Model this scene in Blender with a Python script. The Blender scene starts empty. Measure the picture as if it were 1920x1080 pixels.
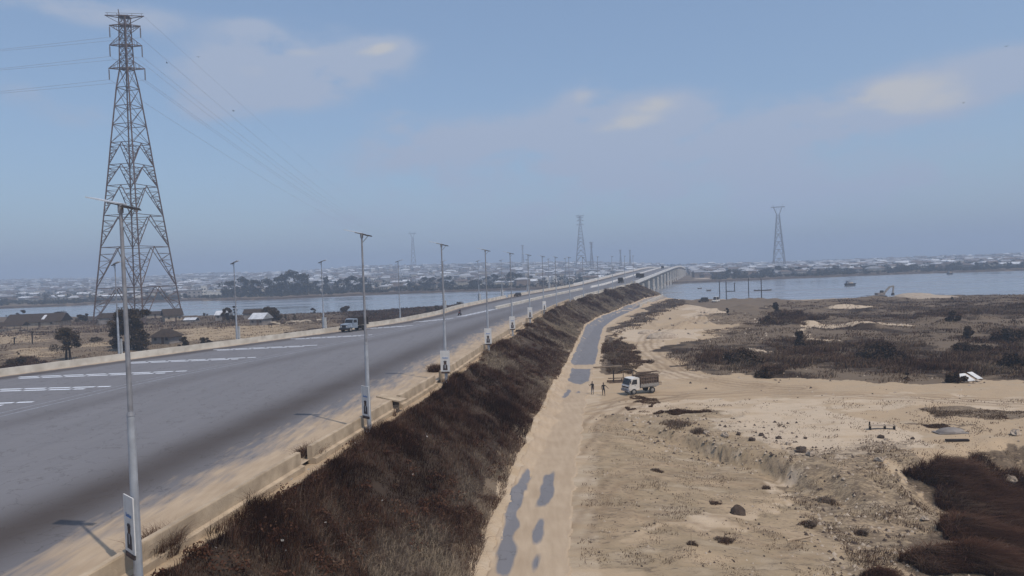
import bpy, math, random
import numpy as np
from mathutils import Vector, Matrix
R_ = math.radians
rng = np.random.default_rng(7)
random.seed(7)
scene = bpy.context.scene
COL = scene.collection

# ------------------------------------------------------------------ camera
CAM_Z = 17.5
FPX = 1330.0                       # focal length in pixels of a 1920 wide frame
PITCH, ROLL = math.atan(35 / FPX), 0.0345
_f = Vector((0, math.cos(PITCH), -math.sin(PITCH)))
_r0 = Vector((1, 0, 0)); _u0 = _r0.cross(_f)
_r = _r0 * math.cos(ROLL) - _u0 * math.sin(ROLL)
_u = _u0 * math.cos(ROLL) + _r0 * math.sin(ROLL)
cam = bpy.data.cameras.new('camera')
cam.sensor_width = 36.0; cam.lens = FPX / 1920 * 36.0
cam.clip_start = 0.5; cam.clip_end = 30000
camo = bpy.data.objects.new('camera', cam); COL.objects.link(camo)
m = Matrix((( _r.x, _u.x, -_f.x, 0), (_r.y, _u.y, -_f.y, 0), (_r.z, _u.z, -_f.z, CAM_Z), (0, 0, 0, 1)))
camo.matrix_world = m
scene.camera = camo

def P(px, py, z=0.0):
    """point of the level plane z that the photograph shows at pixel px, py"""
    d = _f + _r * ((px - 960) / FPX) + _u * ((540 - py) / FPX)
    t = (z - CAM_Z) / d.z
    return (d.x * t, d.y * t)
def PD(px, py, Y):
    """point at distance Y seen at pixel px, py"""
    d = _f + _r * ((px - 960) / FPX) + _u * ((540 - py) / FPX)
    t = Y / d.y
    return Vector((d.x * t, Y, CAM_Z + d.z * t))

# ------------------------------------------------------------------ light
SUN_EL, SUN_AZ = R_(58), math.atan2(0.69, -0.72)      # azimuth from +Y towards +X
sund = bpy.data.lights.new('sun', 'SUN'); sund.energy = 2.9; sund.angle = R_(0.55); sund.color = (1.0, 0.91, 0.79)
suno = bpy.data.objects.new('sun', sund); COL.objects.link(suno)
sv = Vector((math.sin(SUN_AZ) * math.cos(SUN_EL), math.cos(SUN_AZ) * math.cos(SUN_EL), math.sin(SUN_EL)))
suno.rotation_euler = (-sv).to_track_quat('-Z', 'Y').to_euler()
suno.location = (0, 0, 400)

world = bpy.data.worlds.new('World'); scene.world = world; world.use_nodes = True
nt = world.node_tree; N = nt.nodes; L = nt.links
N.clear()
def wn(t, **k):
    n = N.new(t)
    for a, b in k.items(): setattr(n, a, b)
    return n
out = wn('ShaderNodeOutputWorld'); bg = wn('ShaderNodeBackground'); bg.inputs[1].default_value = 0.13
L.new(bg.outputs[0], out.inputs[0])
sky = wn('ShaderNodeTexSky', sky_type='NISHITA', sun_disc=False, sun_elevation=SUN_EL, sun_rotation=SUN_AZ,
         air_density=1.0, dust_density=2.0, ozone_density=1.6, altitude=50)
tc = wn('ShaderNodeTexCoord')
def vmath(op, a=None, b=None, c=None):
    n = wn('ShaderNodeVectorMath', operation=op)
    for i, v in enumerate((a, b, c)):
        if v is None: continue
        if hasattr(v, 'node'): L.new(v, n.inputs[i])
        else: n.inputs[i].default_value = v
    return n
def fmath(op, a=None, b=None, c=None, clamp=False):
    n = wn('ShaderNodeMath', operation=op); n.use_clamp = clamp
    for i, v in enumerate((a, b, c)):
        if v is None: continue
        if hasattr(v, 'node'): L.new(v, n.inputs[i])
        else: n.inputs[i].default_value = v
    return n.outputs[0]
direc = tc.outputs['Generated']
# clouds: soft drifting banks at fixed compass bearings, broken up by noise
nz = wn('ShaderNodeTexNoise'); nz.inputs['Scale'].default_value = 6.5; nz.inputs['Detail'].default_value = 7.0; nz.inputs['Roughness'].default_value = 0.58
stre = vmath('MULTIPLY', direc, (1.0, 1.0, 2.2)); L.new(stre.outputs[0], nz.inputs['Vector'])
nz2 = wn('ShaderNodeTexNoise'); nz2.inputs['Scale'].default_value = 14.0; nz2.inputs['Detail'].default_value = 6.0; nz2.inputs['Roughness'].default_value = 0.6
L.new(stre.outputs[0], nz2.inputs['Vector'])
def dirn(px, py):
    d = _f + _r * ((px - 960) / FPX) + _u * ((540 - py) / FPX); d.normalize(); return d
blob_total = None; glow_total = None
def blob(px, py, w, h, amp, tilt=0.0):
    """an elongated soft patch of the sky sphere around one bearing"""
    d = dirn(px, py); rt = Vector((d.y, -d.x, 0)).normalized(); up = rt.cross(d)
    a = rt * math.cos(tilt) + up * math.sin(tilt); b = -rt * math.sin(tilt) + up * math.cos(tilt)
    da = vmath('DOT_PRODUCT', direc, tuple(a)).outputs['Value']; db = vmath('DOT_PRODUCT', direc, tuple(b)).outputs['Value']
    fr = vmath('DOT_PRODUCT', direc, tuple(d)).outputs['Value']
    fr = fmath('GREATER_THAN', fr, 0.0)
    xa = fmath('DIVIDE', da, w / FPX); xb = fmath('DIVIDE', db, h / FPX)
    r2 = fmath('ADD', fmath('MULTIPLY', xa, xa), fmath('MULTIPLY', xb, xb))
    e = fmath('MULTIPLY', fmath('EXPONENT', fmath('MULTIPLY', r2, -1.0)), amp)
    return fmath('MULTIPLY', e, fr)
def add(a, b): return b if a is None else fmath('ADD', a, b)
for args in [(560, 125, 150, 55, 1.0, 0.05), (480, 160, 110, 40, .7), (700, 95, 60, 22, .9, .15), (470, 55, 40, 16, .6), (790, 270, 110, 50, .65), (740, 225, 40, 22, .5),
             (1190, 215, 120, 34, 1.0, .1), (1095, 185, 40, 34, .7, .6), (1290, 250, 190, 40, .55), (1060, 260, 130, 60, .6),
             (1700, 180, 160, 40, 1.0, .1), (1560, 225, 150, 32, .8, .15), (1850, 145, 70, 22, .7, .4), (1400, 260, 160, 40, .5, .2),
             (150, 15, 130, 22, .7), (30, 170, 30, 20, .5), (150, 215, 70, 28, .45), (390, 215, 50, 22, .45), (960, 310, 420, 60, .45), (1650, 330, 420, 60, .4),
             (500, 420, 500, 50, .18), (1300, 400, 500, 50, .2)]:
    blob_total = add(blob_total, blob(*args))
for args in [(1215, 200, 60, 18, 1.0, .1), (1165, 232, 70, 16, .8, .05), (1095, 180, 26, 20, .7, .5), (1700, 165, 80, 24, .9, .1), (1740, 195, 70, 20, .7), (1610, 190, 50, 16, .7, .3),
             (708, 92, 36, 11, 1.0, .2), (560, 98, 60, 11, .6), (480, 135, 40, 14, .45), (1545, 215, 22, 10, .5)]:
    glow_total = add(glow_total, blob(*args))
noi = fmath('ADD', fmath('MULTIPLY', nz.outputs[0], 2.9), fmath('MULTIPLY', nz2.outputs[0], 1.5))
brk = fmath('MAXIMUM', fmath('SUBTRACT', noi, 1.50), 0.0)
cm = fmath('MULTIPLY', blob_total, brk)
cmask = wn('ShaderNodeMapRange', interpolation_type='SMOOTHSTEP'); L.new(cm, cmask.inputs[0])
cmask.inputs[1].default_value = 0.04; cmask.inputs[2].default_value = 0.52; cmask.inputs[3].default_value = 0.0; cmask.inputs[4].default_value = 1.0
gm = fmath('MULTIPLY', glow_total, brk)
gmask = wn('ShaderNodeMapRange', interpolation_type='SMOOTHSTEP'); L.new(gm, gmask.inputs[0])
gmask.inputs[1].default_value = 0.15; gmask.inputs[2].default_value = 0.85; gmask.inputs[3].default_value = 0.0; gmask.inputs[4].default_value = 0.6
tint = wn('ShaderNodeMixRGB', blend_type='MULTIPLY'); tint.inputs[0].default_value = 1.0
L.new(sky.outputs[0], tint.inputs[1]); tint.inputs[2].default_value = (1.06, 1.12, 1.12, 1)
SKY_TINT = tint
mx = wn('ShaderNodeMixRGB'); L.new(cmask.outputs[0], mx.inputs[0]); veil = wn('ShaderNodeMixRGB'); veil.inputs[0].default_value = .45; L.new(tint.outputs[0], veil.inputs[1]); veil.inputs[2].default_value = (2.0, 2.85, 4.40, 1); L.new(veil.outputs[0], mx.inputs[1]); mx.inputs[2].default_value = (2.88, 3.46, 4.58, 1)
mx2 = wn('ShaderNodeMixRGB'); L.new(gmask.outputs[0], mx2.inputs[0]); L.new(mx.outputs[0], mx2.inputs[1]); mx2.inputs[2].default_value = (4.7, 4.5, 4.25, 1)
CLOUDMIX = (mx, mx2)
L.new(mx2.outputs[0], bg.inputs[0])

vs = scene.view_settings
scene.display_settings.display_device = 'sRGB'
vs.view_transform = 'Standard'; vs.look = 'None'; vs.gamma = 1.0; vs.exposure = 0.0; vs.use_curve_mapping = False
scene.cycles.use_denoising = True
scene.cycles.max_bounces = 6; scene.cycles.diffuse_bounces = 2; scene.cycles.glossy_bounces = 3
scene.cycles.volume_bounces = 1; scene.cycles.transparent_max_bounces = 6
scene.cycles.caustics_reflective = False; scene.cycles.caustics_refractive = False
scene.render.film_transparent = False

# ------------------------------------------------------------------ helpers
def tag(o, label=None, cat=None, group=None, kind=None):
    if label: o['label'] = label
    if cat: o['category'] = cat
    if group: o['group'] = group
    if kind: o['kind'] = kind
    return o

def make_mesh(name, V, F, mats=(), matidx=None, tone=None, smooth=False, attrs=None):
    me = bpy.data.meshes.new(name)
    V = np.asarray(V, dtype=np.float32).reshape(-1, 3)
    if isinstance(F, np.ndarray) and F.ndim == 2:
        k = F.shape[1]; nf = len(F)
        me.vertices.add(len(V)); me.vertices.foreach_set('co', V.ravel())
        me.loops.add(nf * k); me.loops.foreach_set('vertex_index', F.ravel().astype(np.int32))
        me.polygons.add(nf); me.polygons.foreach_set('loop_start', np.arange(0, nf * k, k, dtype=np.int32))
        try: me.polygons.foreach_set('loop_total', np.full(nf, k, dtype=np.int32))
        except Exception: pass
    else:
        me.from_pydata([tuple(map(float, v)) for v in V], [], [tuple(map(int, f)) for f in F])
        nf = len(F)
    for mt in mats: me.materials.append(mt)
    if matidx is not None: me.polygons.foreach_set('material_index', np.asarray(matidx, dtype=np.int32))
    if smooth: me.polygons.foreach_set('use_smooth', np.ones(nf, dtype=bool))
    me.update(calc_edges=True)
    if tone is not None: attrs = dict(attrs or {}, tone=tone)
    for k, a in (attrs or {}).items():
        at = me.attributes.new(k, 'FLOAT', 'POINT'); at.data.foreach_set('value', np.asarray(a, dtype=np.float32))
    me.validate()
    return me

def link(name, me, parent=None, loc=(0, 0, 0), rz=0.0):
    o = bpy.data.objects.new(name, me); COL.objects.link(o)
    o.location = loc; o.rotation_euler = (0, 0, rz)
    if parent is not None: o.parent = parent
    return o

def empty(name, loc, rz=0.0, label=None, cat=None, group=None):
    o = bpy.data.objects.new(name, None); COL.objects.link(o); o.empty_display_size = 0.5
    o.location = loc; o.rotation_euler = (0, 0, rz)
    return tag(o, label, cat, group)

def copy_tree(o, parent=None):
    c = o.copy(); COL.objects.link(c)
    if parent is not None: c.parent = parent
    for ch in list(o.children): copy_tree(ch, c)
    return c

class MB:
    """collects simple solids into one mesh"""
    def __init__(s): s.v = []; s.f = []; s.mi = []
    def raw(s, V, F, mi=0):
        b = len(s.v); s.v += [tuple(p) for p in V]
        for f in F: s.f.append(tuple(b + i for i in f)); s.mi.append(mi)
        return s
    def box(s, c, d, rz=0.0, mi=0, M=None, taper=1.0):
        hx, hy, hz = d[0] / 2, d[1] / 2, d[2] / 2; V = []
        for z in (-1, 1):
            k = taper if z > 0 else 1.0
            for x, y in ((-1, -1), (1, -1), (1, 1), (-1, 1)): V.append(Vector((x * hx * k, y * hy * k, z * hz)))
        T = Matrix.Translation(c) @ (M if M is not None else Matrix.Rotation(rz, 4, 'Z'))
        return s.raw([T @ p for p in V], [(3, 2, 1, 0), (4, 5, 6, 7), (0, 1, 5, 4), (1, 2, 6, 5), (2, 3, 7, 6), (3, 0, 4, 7)], mi)
    def beam(s, p, q, w, h=None, mi=0):
        p = Vector(p); q = Vector(q); d = q - p; ln = d.length
        if ln < 1e-6: return s
        d.normalize(); h = h or w
        up = Vector((0, 0, 1)) if abs(d.z) < 0.95 else Vector((1, 0, 0))
        a = d.cross(up).normalized() * (w / 2); b = d.cross(a).normalized() * (h / 2)
        V = [p - a - b, p + a - b, p + a + b, p - a + b, q - a - b, q + a - b, q + a + b, q - a + b]
        return s.raw(V, [(3, 2, 1, 0), (4, 5, 6, 7), (0, 1, 5, 4), (1, 2, 6, 5), (2, 3, 7, 6), (3, 0, 4, 7)], mi)
    def cyl(s, p, q, r0, r1=None, n=12, mi=0, cap=True):
        p = Vector(p); q = Vector(q); d = (q - p).normalized(); r1 = r0 if r1 is None else r1
        up = Vector((0, 0, 1)) if abs(d.z) < 0.95 else Vector((1, 0, 0))
        a = d.cross(up).normalized(); b = d.cross(a)
        V = []
        for c, r in ((p, r0), (q, r1)):
            for i in range(n):
                t = 2 * math.pi * i / n; V.append(c + a * (math.cos(t) * r) + b * (math.sin(t) * r))
        F = [(i, (i + 1) % n, n + (i + 1) % n, n + i) for i in range(n)]
        if cap: F += [tuple(range(n - 1, -1, -1)), tuple(range(n, 2 * n))]
        return s.raw(V, F, mi)
    def prism(s, prof, y0, y1, mi=0, T=None):
        """profile in xz swept along y"""
        n = len(prof); V = [Vector((x, y0, z)) for x, z in prof] + [Vector((x, y1, z)) for x, z in prof]
        if T is not None: V = [T @ p for p in V]
        F = [(i, n + i, n + (i + 1) % n, (i + 1) % n) for i in range(n)] + [tuple(range(n)), tuple(range(2 * n - 1, n - 1, -1))]
        return s.raw(V, F, mi)
    def blob(s, c, r, seed=0, n=10, m=6, rough=.18, mi=0):
        rr = random.Random(seed); V = []; F = []
        for j in range(m + 1):
            ph = math.pi * j / m
            for i in range(n):
                t = 2 * math.pi * i / n; k = 1 + rr.uniform(-rough, rough)
                V.append((c[0] + r[0] * k * math.sin(ph) * math.cos(t), c[1] + r[1] * k * math.sin(ph) * math.sin(t), c[2] + r[2] * k * math.cos(ph)))
        for j in range(m):
            for i in range(n): F.append((j * n + i, (j + 1) * n + i, (j + 1) * n + (i + 1) % n, j * n + (i + 1) % n))
        return s.raw(V, F, mi)
    def mesh(s, name, mats, smooth=False): return make_mesh(name, s.v, s.f, mats if isinstance(mats, (list, tuple)) else [mats], s.mi, smooth=smooth)
    def build(s, name, mats, parent=None, loc=(0, 0, 0), rz=0.0, smooth=False): return link(name, s.mesh(name, mats, smooth), parent, loc, rz)

def _hash(ix, iy, seed):
    n = (ix.astype(np.int64) * 374761393 + iy.astype(np.int64) * 668265263 + seed * 974634777) & 0xffffffff
    n = ((n ^ (n >> 13)) * 1274126177) & 0xffffffff
    return ((n ^ (n >> 16)) & 0xffffff) / float(0xffffff)
def vnoise(x, y, seed=0):
    x = np.asarray(x, float); y = np.asarray(y, float)
    ix = np.floor(x); iy = np.floor(y); fx = x - ix; fy = y - iy
    fx = fx * fx * (3 - 2 * fx); fy = fy * fy * (3 - 2 * fy)
    a = _hash(ix, iy, seed); b = _hash(ix + 1, iy, seed); c = _hash(ix, iy + 1, seed); d = _hash(ix + 1, iy + 1, seed)
    return (a * (1 - fx) + b * fx) * (1 - fy) + (c * (1 - fx) + d * fx) * fy
def fbm(x, y, seed=0, oct=4, gain=.5):
    s = 0; a = 1; t = 0
    for o in range(oct):
        s = s + a * vnoise(np.asarray(x) * 2 ** o, np.asarray(y) * 2 ** o, seed + o * 17); t += a; a *= gain
    return s / t
def sstep(a, b, x): t = np.clip((x - a) / (b - a), 0, 1); return t * t * (3 - 2 * t)
def inpoly(poly, x, y):
    r = np.zeros(np.shape(x), bool); n = len(poly)
    for i in range(n):
        x0, y0 = poly[i]; x1, y1 = poly[(i + 1) % n]
        c = ((y0 > y) != (y1 > y))
        with np.errstate(divide='ignore', invalid='ignore'):
            r ^= c & (x < (x1 - x0) * (y - y0) / ((y1 - y0) if y1 != y0 else 1e-9) + x0)
    return r

# ------------------------------------------------------------------ materials
MATS = {}
def mat(name, col, col2=None, scale=3.0, rough=.85, detail=5.0, bump=0.0, bscale=None, metal=0.0, spec=.25, lo=.35, hi=.65, stretch=None, tonecols=None, coord='Object'):
    """principled surface whose colour wanders between two tones (noise), or follows the per-blade attribute 'tone'"""
    if name in MATS: return MATS[name]
    mt = bpy.data.materials.new(name); mt.use_nodes = True; MATS[name] = mt
    t = mt.node_tree; b = t.nodes['Principled BSDF']
    b.inputs['Roughness'].default_value = rough; b.inputs['Metallic'].default_value = metal
    b.inputs['Specular IOR Level'].default_value = spec
    c4 = lambda c: (c[0], c[1], c[2], 1)
    if tonecols:
        at = t.nodes.new('ShaderNodeAttribute'); at.attribute_name = 'tone'
        rp = t.nodes.new('ShaderNodeValToRGB'); t.links.new(at.outputs['Fac'], rp.inputs[0])
        els = rp.color_ramp.elements
        while len(els) < len(tonecols): els.new(.5)
        for e, (p, c) in zip(els, tonecols): e.position = p; e.color = c4(c)
        t.links.new(rp.outputs[0], b.inputs['Base Color'])
        return mt
    col2 = col2 or tuple(min(1, c * .72) for c in col)
    tcn = t.nodes.new('ShaderNodeTexCoord'); vec = tcn.outputs[coord]
    if stretch:
        mp = t.nodes.new('ShaderNodeMapping'); mp.inputs['Scale'].default_value = stretch; t.links.new(vec, mp.inputs[0]); vec = mp.outputs[0]
    n = t.nodes.new('ShaderNodeTexNoise'); n.inputs['Scale'].default_value = scale; n.inputs['Detail'].default_value = detail
    t.links.new(vec, n.inputs['Vector'])
    rp = t.nodes.new('ShaderNodeValToRGB'); t.links.new(n.outputs[0], rp.inputs[0])
    rp.color_ramp.elements[0].position = lo; rp.color_ramp.elements[0].color = c4(col2)
    rp.color_ramp.elements[1].position = hi; rp.color_ramp.elements[1].color = c4(col)
    t.links.new(rp.outputs[0], b.inputs['Base Color'])
    if bump:
        n2 = t.nodes.new('ShaderNodeTexNoise'); n2.inputs['Scale'].default_value = bscale or scale * 4; n2.inputs['Detail'].default_value = 4
        t.links.new(vec, n2.inputs['Vector'])
        bp = t.nodes.new('ShaderNodeBump'); bp.inputs['Strength'].default_value = bump; bp.inputs['Distance'].default_value = .1
        t.links.new(n2.outputs[0], bp.inputs['Height']); t.links.new(bp.outputs[0], b.inputs['Normal'])
    return mt

M_conc = mat('sandy_concrete', (.48, .375, .265), (.32, .245, .17), scale=.8, bump=.2, bscale=6)
M_concw = mat('pale_concrete', (.56, .52, .46), (.40, .36, .31), scale=.6, bump=.1)
M_galv = mat('galvanised_steel', (.42, .45, .50), (.33, .35, .39), scale=2, rough=.5, metal=.35, spec=.4)
M_galvd = mat('weathered_steel', (.30, .31, .34), (.22, .22, .24), scale=2, rough=.6, metal=.3)
M_dark = mat('dark_metal', (.05, .045, .045), (.03, .027, .027), scale=4, rough=.6)
M_panel = mat('skylit_solar_glass', (.60, .63, .68), (.50, .53, .58), scale=2, rough=.3, spec=.6)  # pale base colour stands in for sky light on the panel
M_white = mat('white_board', (.62, .61, .60), (.54, .53, .52), scale=2, rough=.6)
M_blue = mat('blue_print', (.10, .22, .50), (.08, .18, .42), scale=3)
M_print = mat('dark_print', (.035, .028, .03), (.09, .07, .07), scale=5)
M_printm = mat('brown_print', (.12, .07, .05), (.07, .045, .035), scale=6)
M_rust = mat('rusty_lattice_steel', (.13, .09, .075), (.09, .06, .05), scale=.3, rough=.75)
M_lattice = mat('grey_lattice_steel', (.14, .11, .10), (.10, .075, .065), scale=.2, rough=.7)
M_insul = mat('insulator_glass', (.20, .17, .16), (.15, .12, .11), scale=3, rough=.4)
M_wire = mat('aluminium_wire', (.36, .34, .34), (.28, .27, .27), scale=1, rough=.6)
M_tyre = mat('rubber', (.025, .023, .022), (.04, .035, .03), scale=6, rough=.9)
M_rim = mat('dusty_rim', (.30, .28, .26), (.20, .18, .16), scale=6, rough=.6)
M_glass = mat('dark_glass', (.02, .02, .022), (.035, .035, .038), scale=2, rough=.25, spec=.35)
M_cabw = mat('dusty_white_paint', (.68, .66, .63), (.52, .47, .42), scale=1.6, rough=.45, spec=.4)
M_cabb = mat('pale_blue_paint', (.27, .32, .39), (.19, .22, .27), scale=1.6, rough=.45, spec=.4)
M_tarp = mat('dark_tarpaulin', (.022, .016, .014), (.035, .026, .022), scale=2, rough=.9)
M_wood = mat('weathered_wood', (.16, .11, .08), (.09, .06, .045), scale=3, rough=.9, stretch=(1, 1, .2))
M_woodl = mat('pale_wood', (.42, .32, .22), (.30, .22, .15), scale=3, rough=.9)
M_thatch = mat('brown_roof_sheet', (.055, .038, .028), (.032, .022, .016), scale=1.5, rough=.9, bump=.4, bscale=5)
M_roofm = mat('bright_roof_sheet', (.62, .63, .66), (.46, .47, .50), scale=.8, rough=.45, metal=.1)
M_mud = mat('cream_wall', (.42, .34, .26), (.30, .24, .18), scale=1, rough=.9)
M_mudg = mat('grey_wall', (.26, .23, .21), (.17, .15, .14), scale=1, rough=.9)
M_bark = mat('dark_bark', (.035, .024, .018), (.02, .014, .011), scale=5, rough=.95)
M_leaf = mat('dark_foliage', None, tonecols=[(0, (.018, .010, .006)), (.5, (.050, .033, .019)), (1, (.12, .085, .048))], rough=.9, spec=.05)
M_leafg = mat('far_foliage', None, tonecols=[(0, (.012, .012, .008)), (.55, (.034, .030, .018)), (1, (.065, .055, .033))], rough=.9, spec=.05)
M_grass = mat('dry_dark_grass', None, tonecols=[(0, (.026, .011, .006)), (.33, (.076, .034, .021)), (.56, (.125, .075, .049)), (.8, (.185, .142, .112)), (1, (.32, .25, .175))], rough=.95, spec=.03)
M_scrub = mat('scrub_grass', None, tonecols=[(0, (.026, .012, .007)), (.4, (.076, .039, .025)), (.75, (.14, .095, .063)), (1, (.26, .20, .14))], rough=.95, spec=.03)
M_bush = mat('brown_brush', None, tonecols=[(0, (.022, .012, .008)), (.5, (.056, .034, .023)), (1, (.115, .083, .057))], rough=.95, spec=.03)
M_rock = mat('sandy_stone', (.44, .36, .28), (.28, .22, .17), scale=2, rough=.95, bump=.5, bscale=6)
M_rockd = mat('dark_clod', (.09, .065, .05), (.05, .035, .028), scale=3, rough=.95, bump=.5)
M_paint = mat('worn_road_paint', (.68, .71, .77), (.42, .44, .48), scale=5, rough=.7, lo=.25, hi=.42, detail=6)
M_paintf = mat('faded_road_paint', (.36, .38, .43), (.23, .24, .27), scale=3, rough=.7, lo=.4, hi=.6)
M_skin = mat('skin', (.09, .05, .035), (.07, .04, .028), scale=6)
M_cloth = mat('dark_cloth', (.018, .015, .016), (.03, .025, .026), scale=8)
M_cloth2 = mat('grey_cloth', (.16, .16, .19), (.11, .11, .13), scale=8)
M_yellow = mat('machine_yellow', (.50, .33, .08), (.38, .25, .07), scale=2)
M_red = mat('dull_red', (.30, .06, .04), (.22, .05, .035), scale=2)
M_cow = mat('pale_hide', (.52, .44, .35), (.40, .33, .25), scale=3)
M_cowd = mat('dark_hide', (.05, .035, .028), (.09, .06, .045), scale=3)
# ------------------------------------------------------------------ road alignment (pole line of the right verge, left kerb, centre line)
_yy = np.arange(-80, 1500, 2.0)
def curve(pts, w=9):
    pts = sorted(pts); y = [p[0] for p in pts]; x = [p[1] for p in pts]
    v = np.interp(_yy, y, x)
    k = np.hanning(w * 2 + 1); k /= k.sum()
    vp = np.concatenate([v[0] + (v[1] - v[0]) * np.arange(-w, 0), v, v[-1] + (v[-1] - v[-2]) * np.arange(1, w + 1)])
    return np.convolve(vp, k, 'valid')
CR = curve([(-80, -31.5), (28.5, -15.6), (54.5, -11.4), (78, -7.5), (105, -4.0), (130, -0.3), (157, 3.6), (185, 8.2), (215, 13.8), (245, 21), (270, 28), (300, 38), (380, 66), (775, 183), (1000, 246), (1200, 290), (1498, 356)])
CL = curve([(-80, -150), (40, -99), (66, -85.5), (96, -69), (125, -52.8), (139, -45), (151, -38.3), (171, -28.5), (200, -21), (226, -18), (284, -2.5), (385, 34.5), (775, 151), (1000, 214), (1200, 258), (1498, 324)], 6)
CM = curve([(-80, -75), (66, -47.8), (88, -43.5), (103, -37.8), (130, -28.8), (168, -19), (216, -4.9), (275, 12.7), (385, 50.5), (775, 167), (1000, 230), (1200, 274), (1498, 340)], 5)
XR = lambda y: np.interp(y, _yy, CR)
XL = lambda y: np.interp(y, _yy, CL)
XM = lambda y: np.interp(y, _yy, CM)
Y_AB = 382.0                     # the embankment ends, the bridge begins
_z = np.interp(_yy, [-80, 190, 230, 382, 560, 700, 775, 850, 1000, 1200, 1498], [5.5, 5.5, 5.7, 7.4, 10.9, 13.3, 14.0, 13.6, 10.0, 5.0, 3.0])
_k = np.hanning(41); _k /= _k.sum(); _z = np.convolve(np.pad(_z, 20, 'edge'), _k, 'valid')
ZR = lambda y: np.interp(y, _yy, _z)
SY = np.array([-60, 20, 40, 58, 97.6, 122, 160, 202, 237, 288, 337, 372, 420]); SX = np.array([-8, -1.6, 0.2, 2.2, 7.6, 11.5, 17, 23.2, 32, 48.5, 65.5, 79.5, 97])
CS = curve(list(zip(SY, SX)), 7)
XS = lambda y: np.interp(y, _yy, CS)

# river banks
def wl(pts, z): return [P(a, b, z) for a, b in pts]
ns = wl([(-400, 606), (0, 594), (240, 592), (480, 590), (600, 586.5), (660, 583), (720, 580.5), (780, 576), (860, 571), (925, 565.5)], 0) + [(30, 402), (73, 402), (80, 372), (84, 338), (95, 333)] + wl([(1400, 560), (1500, 562), (1600, 558), (1660, 556.5), (1750, 553), (1920, 551.5), (2300, 549)], 0)
ns.sort(); NSX = np.array([-4000] + [p[0] for p in ns] + [4000]); NSY = np.array([ns[0][1]] + [p[1] for p in ns] + [ns[-1][1]])
fs = wl([(-300, 588), (0, 579), (120, 574), (240, 569), (270, 565.5), (360, 564), (480, 562.3), (640, 556), (700, 552.5), (900, 545.5), (1080, 541), (1290, 530.5), (1400, 526), (1500, 521.5), (1700, 514), (1920, 507), (2300, 495)], -1.5)
fs.sort(); FSX = np.array([-4000] + [p[0] for p in fs] + [4000]); FSY = np.array([fs[0][1]] + [p[1] for p in fs] + [fs[-1][1]])
NSf = lambda x: np.interp(x, NSX, NSY)
FSf = lambda x: np.interp(x, FSX, FSY)

# zones of the ground, outlined on the photograph and laid on the ground plane
def zone(pts, z=0.0): return [P(a, b, z) for a, b in pts]
Z_FIELD = zone([(1440, 572), (1560, 566), (1960, 556), (2200, 560), (2200, 750), (1920, 712), (1700, 722), (1500, 708), (1430, 704), (1330, 705), (1285, 695), (1252, 668), (1268, 645), (1330, 632), (1400, 612), (1430, 590)])
Z_SAND2 = [zone(p) for p in ([(1530, 607), (1660, 606), (1700, 611), (1600, 612), (1520, 613)], [(1500, 620), (1530, 606), (1600, 606), (1520, 615), (1505, 626)], [(1515, 624), (1545, 628), (1560, 640), (1520, 634)],
            [(1400, 655), (1440, 652), (1440, 660)], [(1565, 575), (1640, 573), (1640, 578), (1560, 580)])]
Z_DARK = [zone(p) for p in ([(1310, 668), (1360, 648), (1440, 644), (1500, 630), (1560, 648), (1660, 640), (1740, 650), (1745, 672), (1920, 650), (2150, 640), (2150, 715), (1920, 700), (1800, 706), (1700, 705), (1640, 690), (1580, 690), (1560, 676), (1500, 690), (1420, 695), (1330, 690)],
            [(1425, 600), (1470, 585), (1545, 598), (1500, 612), (1440, 612)], [(1800, 630), (1860, 615), (2100, 600), (2100, 650), (1900, 650), (1800, 640)], [(1400, 695), (1460, 690), (1465, 708), (1405, 708)], [(1690, 600), (1760, 580), (1960, 575), (1960, 586), (1760, 592)])]
Z_SIDE = [zone(p) for p in ([(1128, 640), (1150, 628), (1172, 632), (1196, 662), (1206, 690), (1190, 700), (1140, 703), (1116, 690)], [(1158, 612), (1200, 590), (1245, 563), (1262, 560), (1288, 570), (1240, 590), (1190, 618), (1160, 628)])]
Z_PATCH = [zone(p) for p in ([(1320, 592), (1390, 585), (1440, 600), (1440, 615), (1380, 612), (1330, 605)], [(1310, 620), (1400, 610), (1420, 622), (1330, 630)], [(1700, 772), (1800, 766), (1960, 768), (1960, 786), (1760, 790)], [(1690, 800), (1830, 796), (1860, 808), (1740, 808)],
            [(1220, 772), (1310, 765), (1340, 778), (1260, 782)], [(1215, 772), (1230, 748), (1210, 744), (1165, 756), (1180, 776)])]
Z_SOIL = [zone(p, -0.6) for p in ([(1120, 775), (1340, 770), (1480, 860), (1700, 860), (1720, 960), (1680, 1100), (1060, 1100), (1075, 900)],)]
Z_SLOPE = zone([(1480, 868), (1560, 872), (1680, 850), (1740, 960), (1700, 1000), (1720, 1100), (1560, 1100), (1500, 1000), (1470, 930)], -1.5)
Z_PIT = zone([(1690, 868), (1760, 838), (1900, 830), (2200, 820), (2300, 1150), (1760, 1150), (1690, 1040), (1750, 985), (1700, 900)], -2.5)
Z_PALE = [zone(p) for p in ([(1340, 770), (1480, 760), (1600, 775), (1660, 800), (1600, 850), (1500, 858), (1430, 830), (1340, 800)], [(1560, 820), (1640, 800), (1720, 828), (1600, 870)], [(1310, 565), (1480, 560), (1440, 580), (1330, 590), (1290, 600)], [(1190, 612), (1290, 620), (1300, 636), (1180, 640)])]
Z_TRACK = [zone(p) for p in ([(1196, 645), (1262, 640), (1232, 690), (1300, 705), (1250, 715), (1222, 700)], [(1462, 872), (1482, 872), (1478, 905), (1440, 950), (1370, 985), (1280, 1010), (1200, 1020), (1330, 985), (1420, 945), (1468, 905)], [(1060, 760), (1500, 740), (1960, 748), (1960, 768), (1500, 765), (1160, 775)])]
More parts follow.
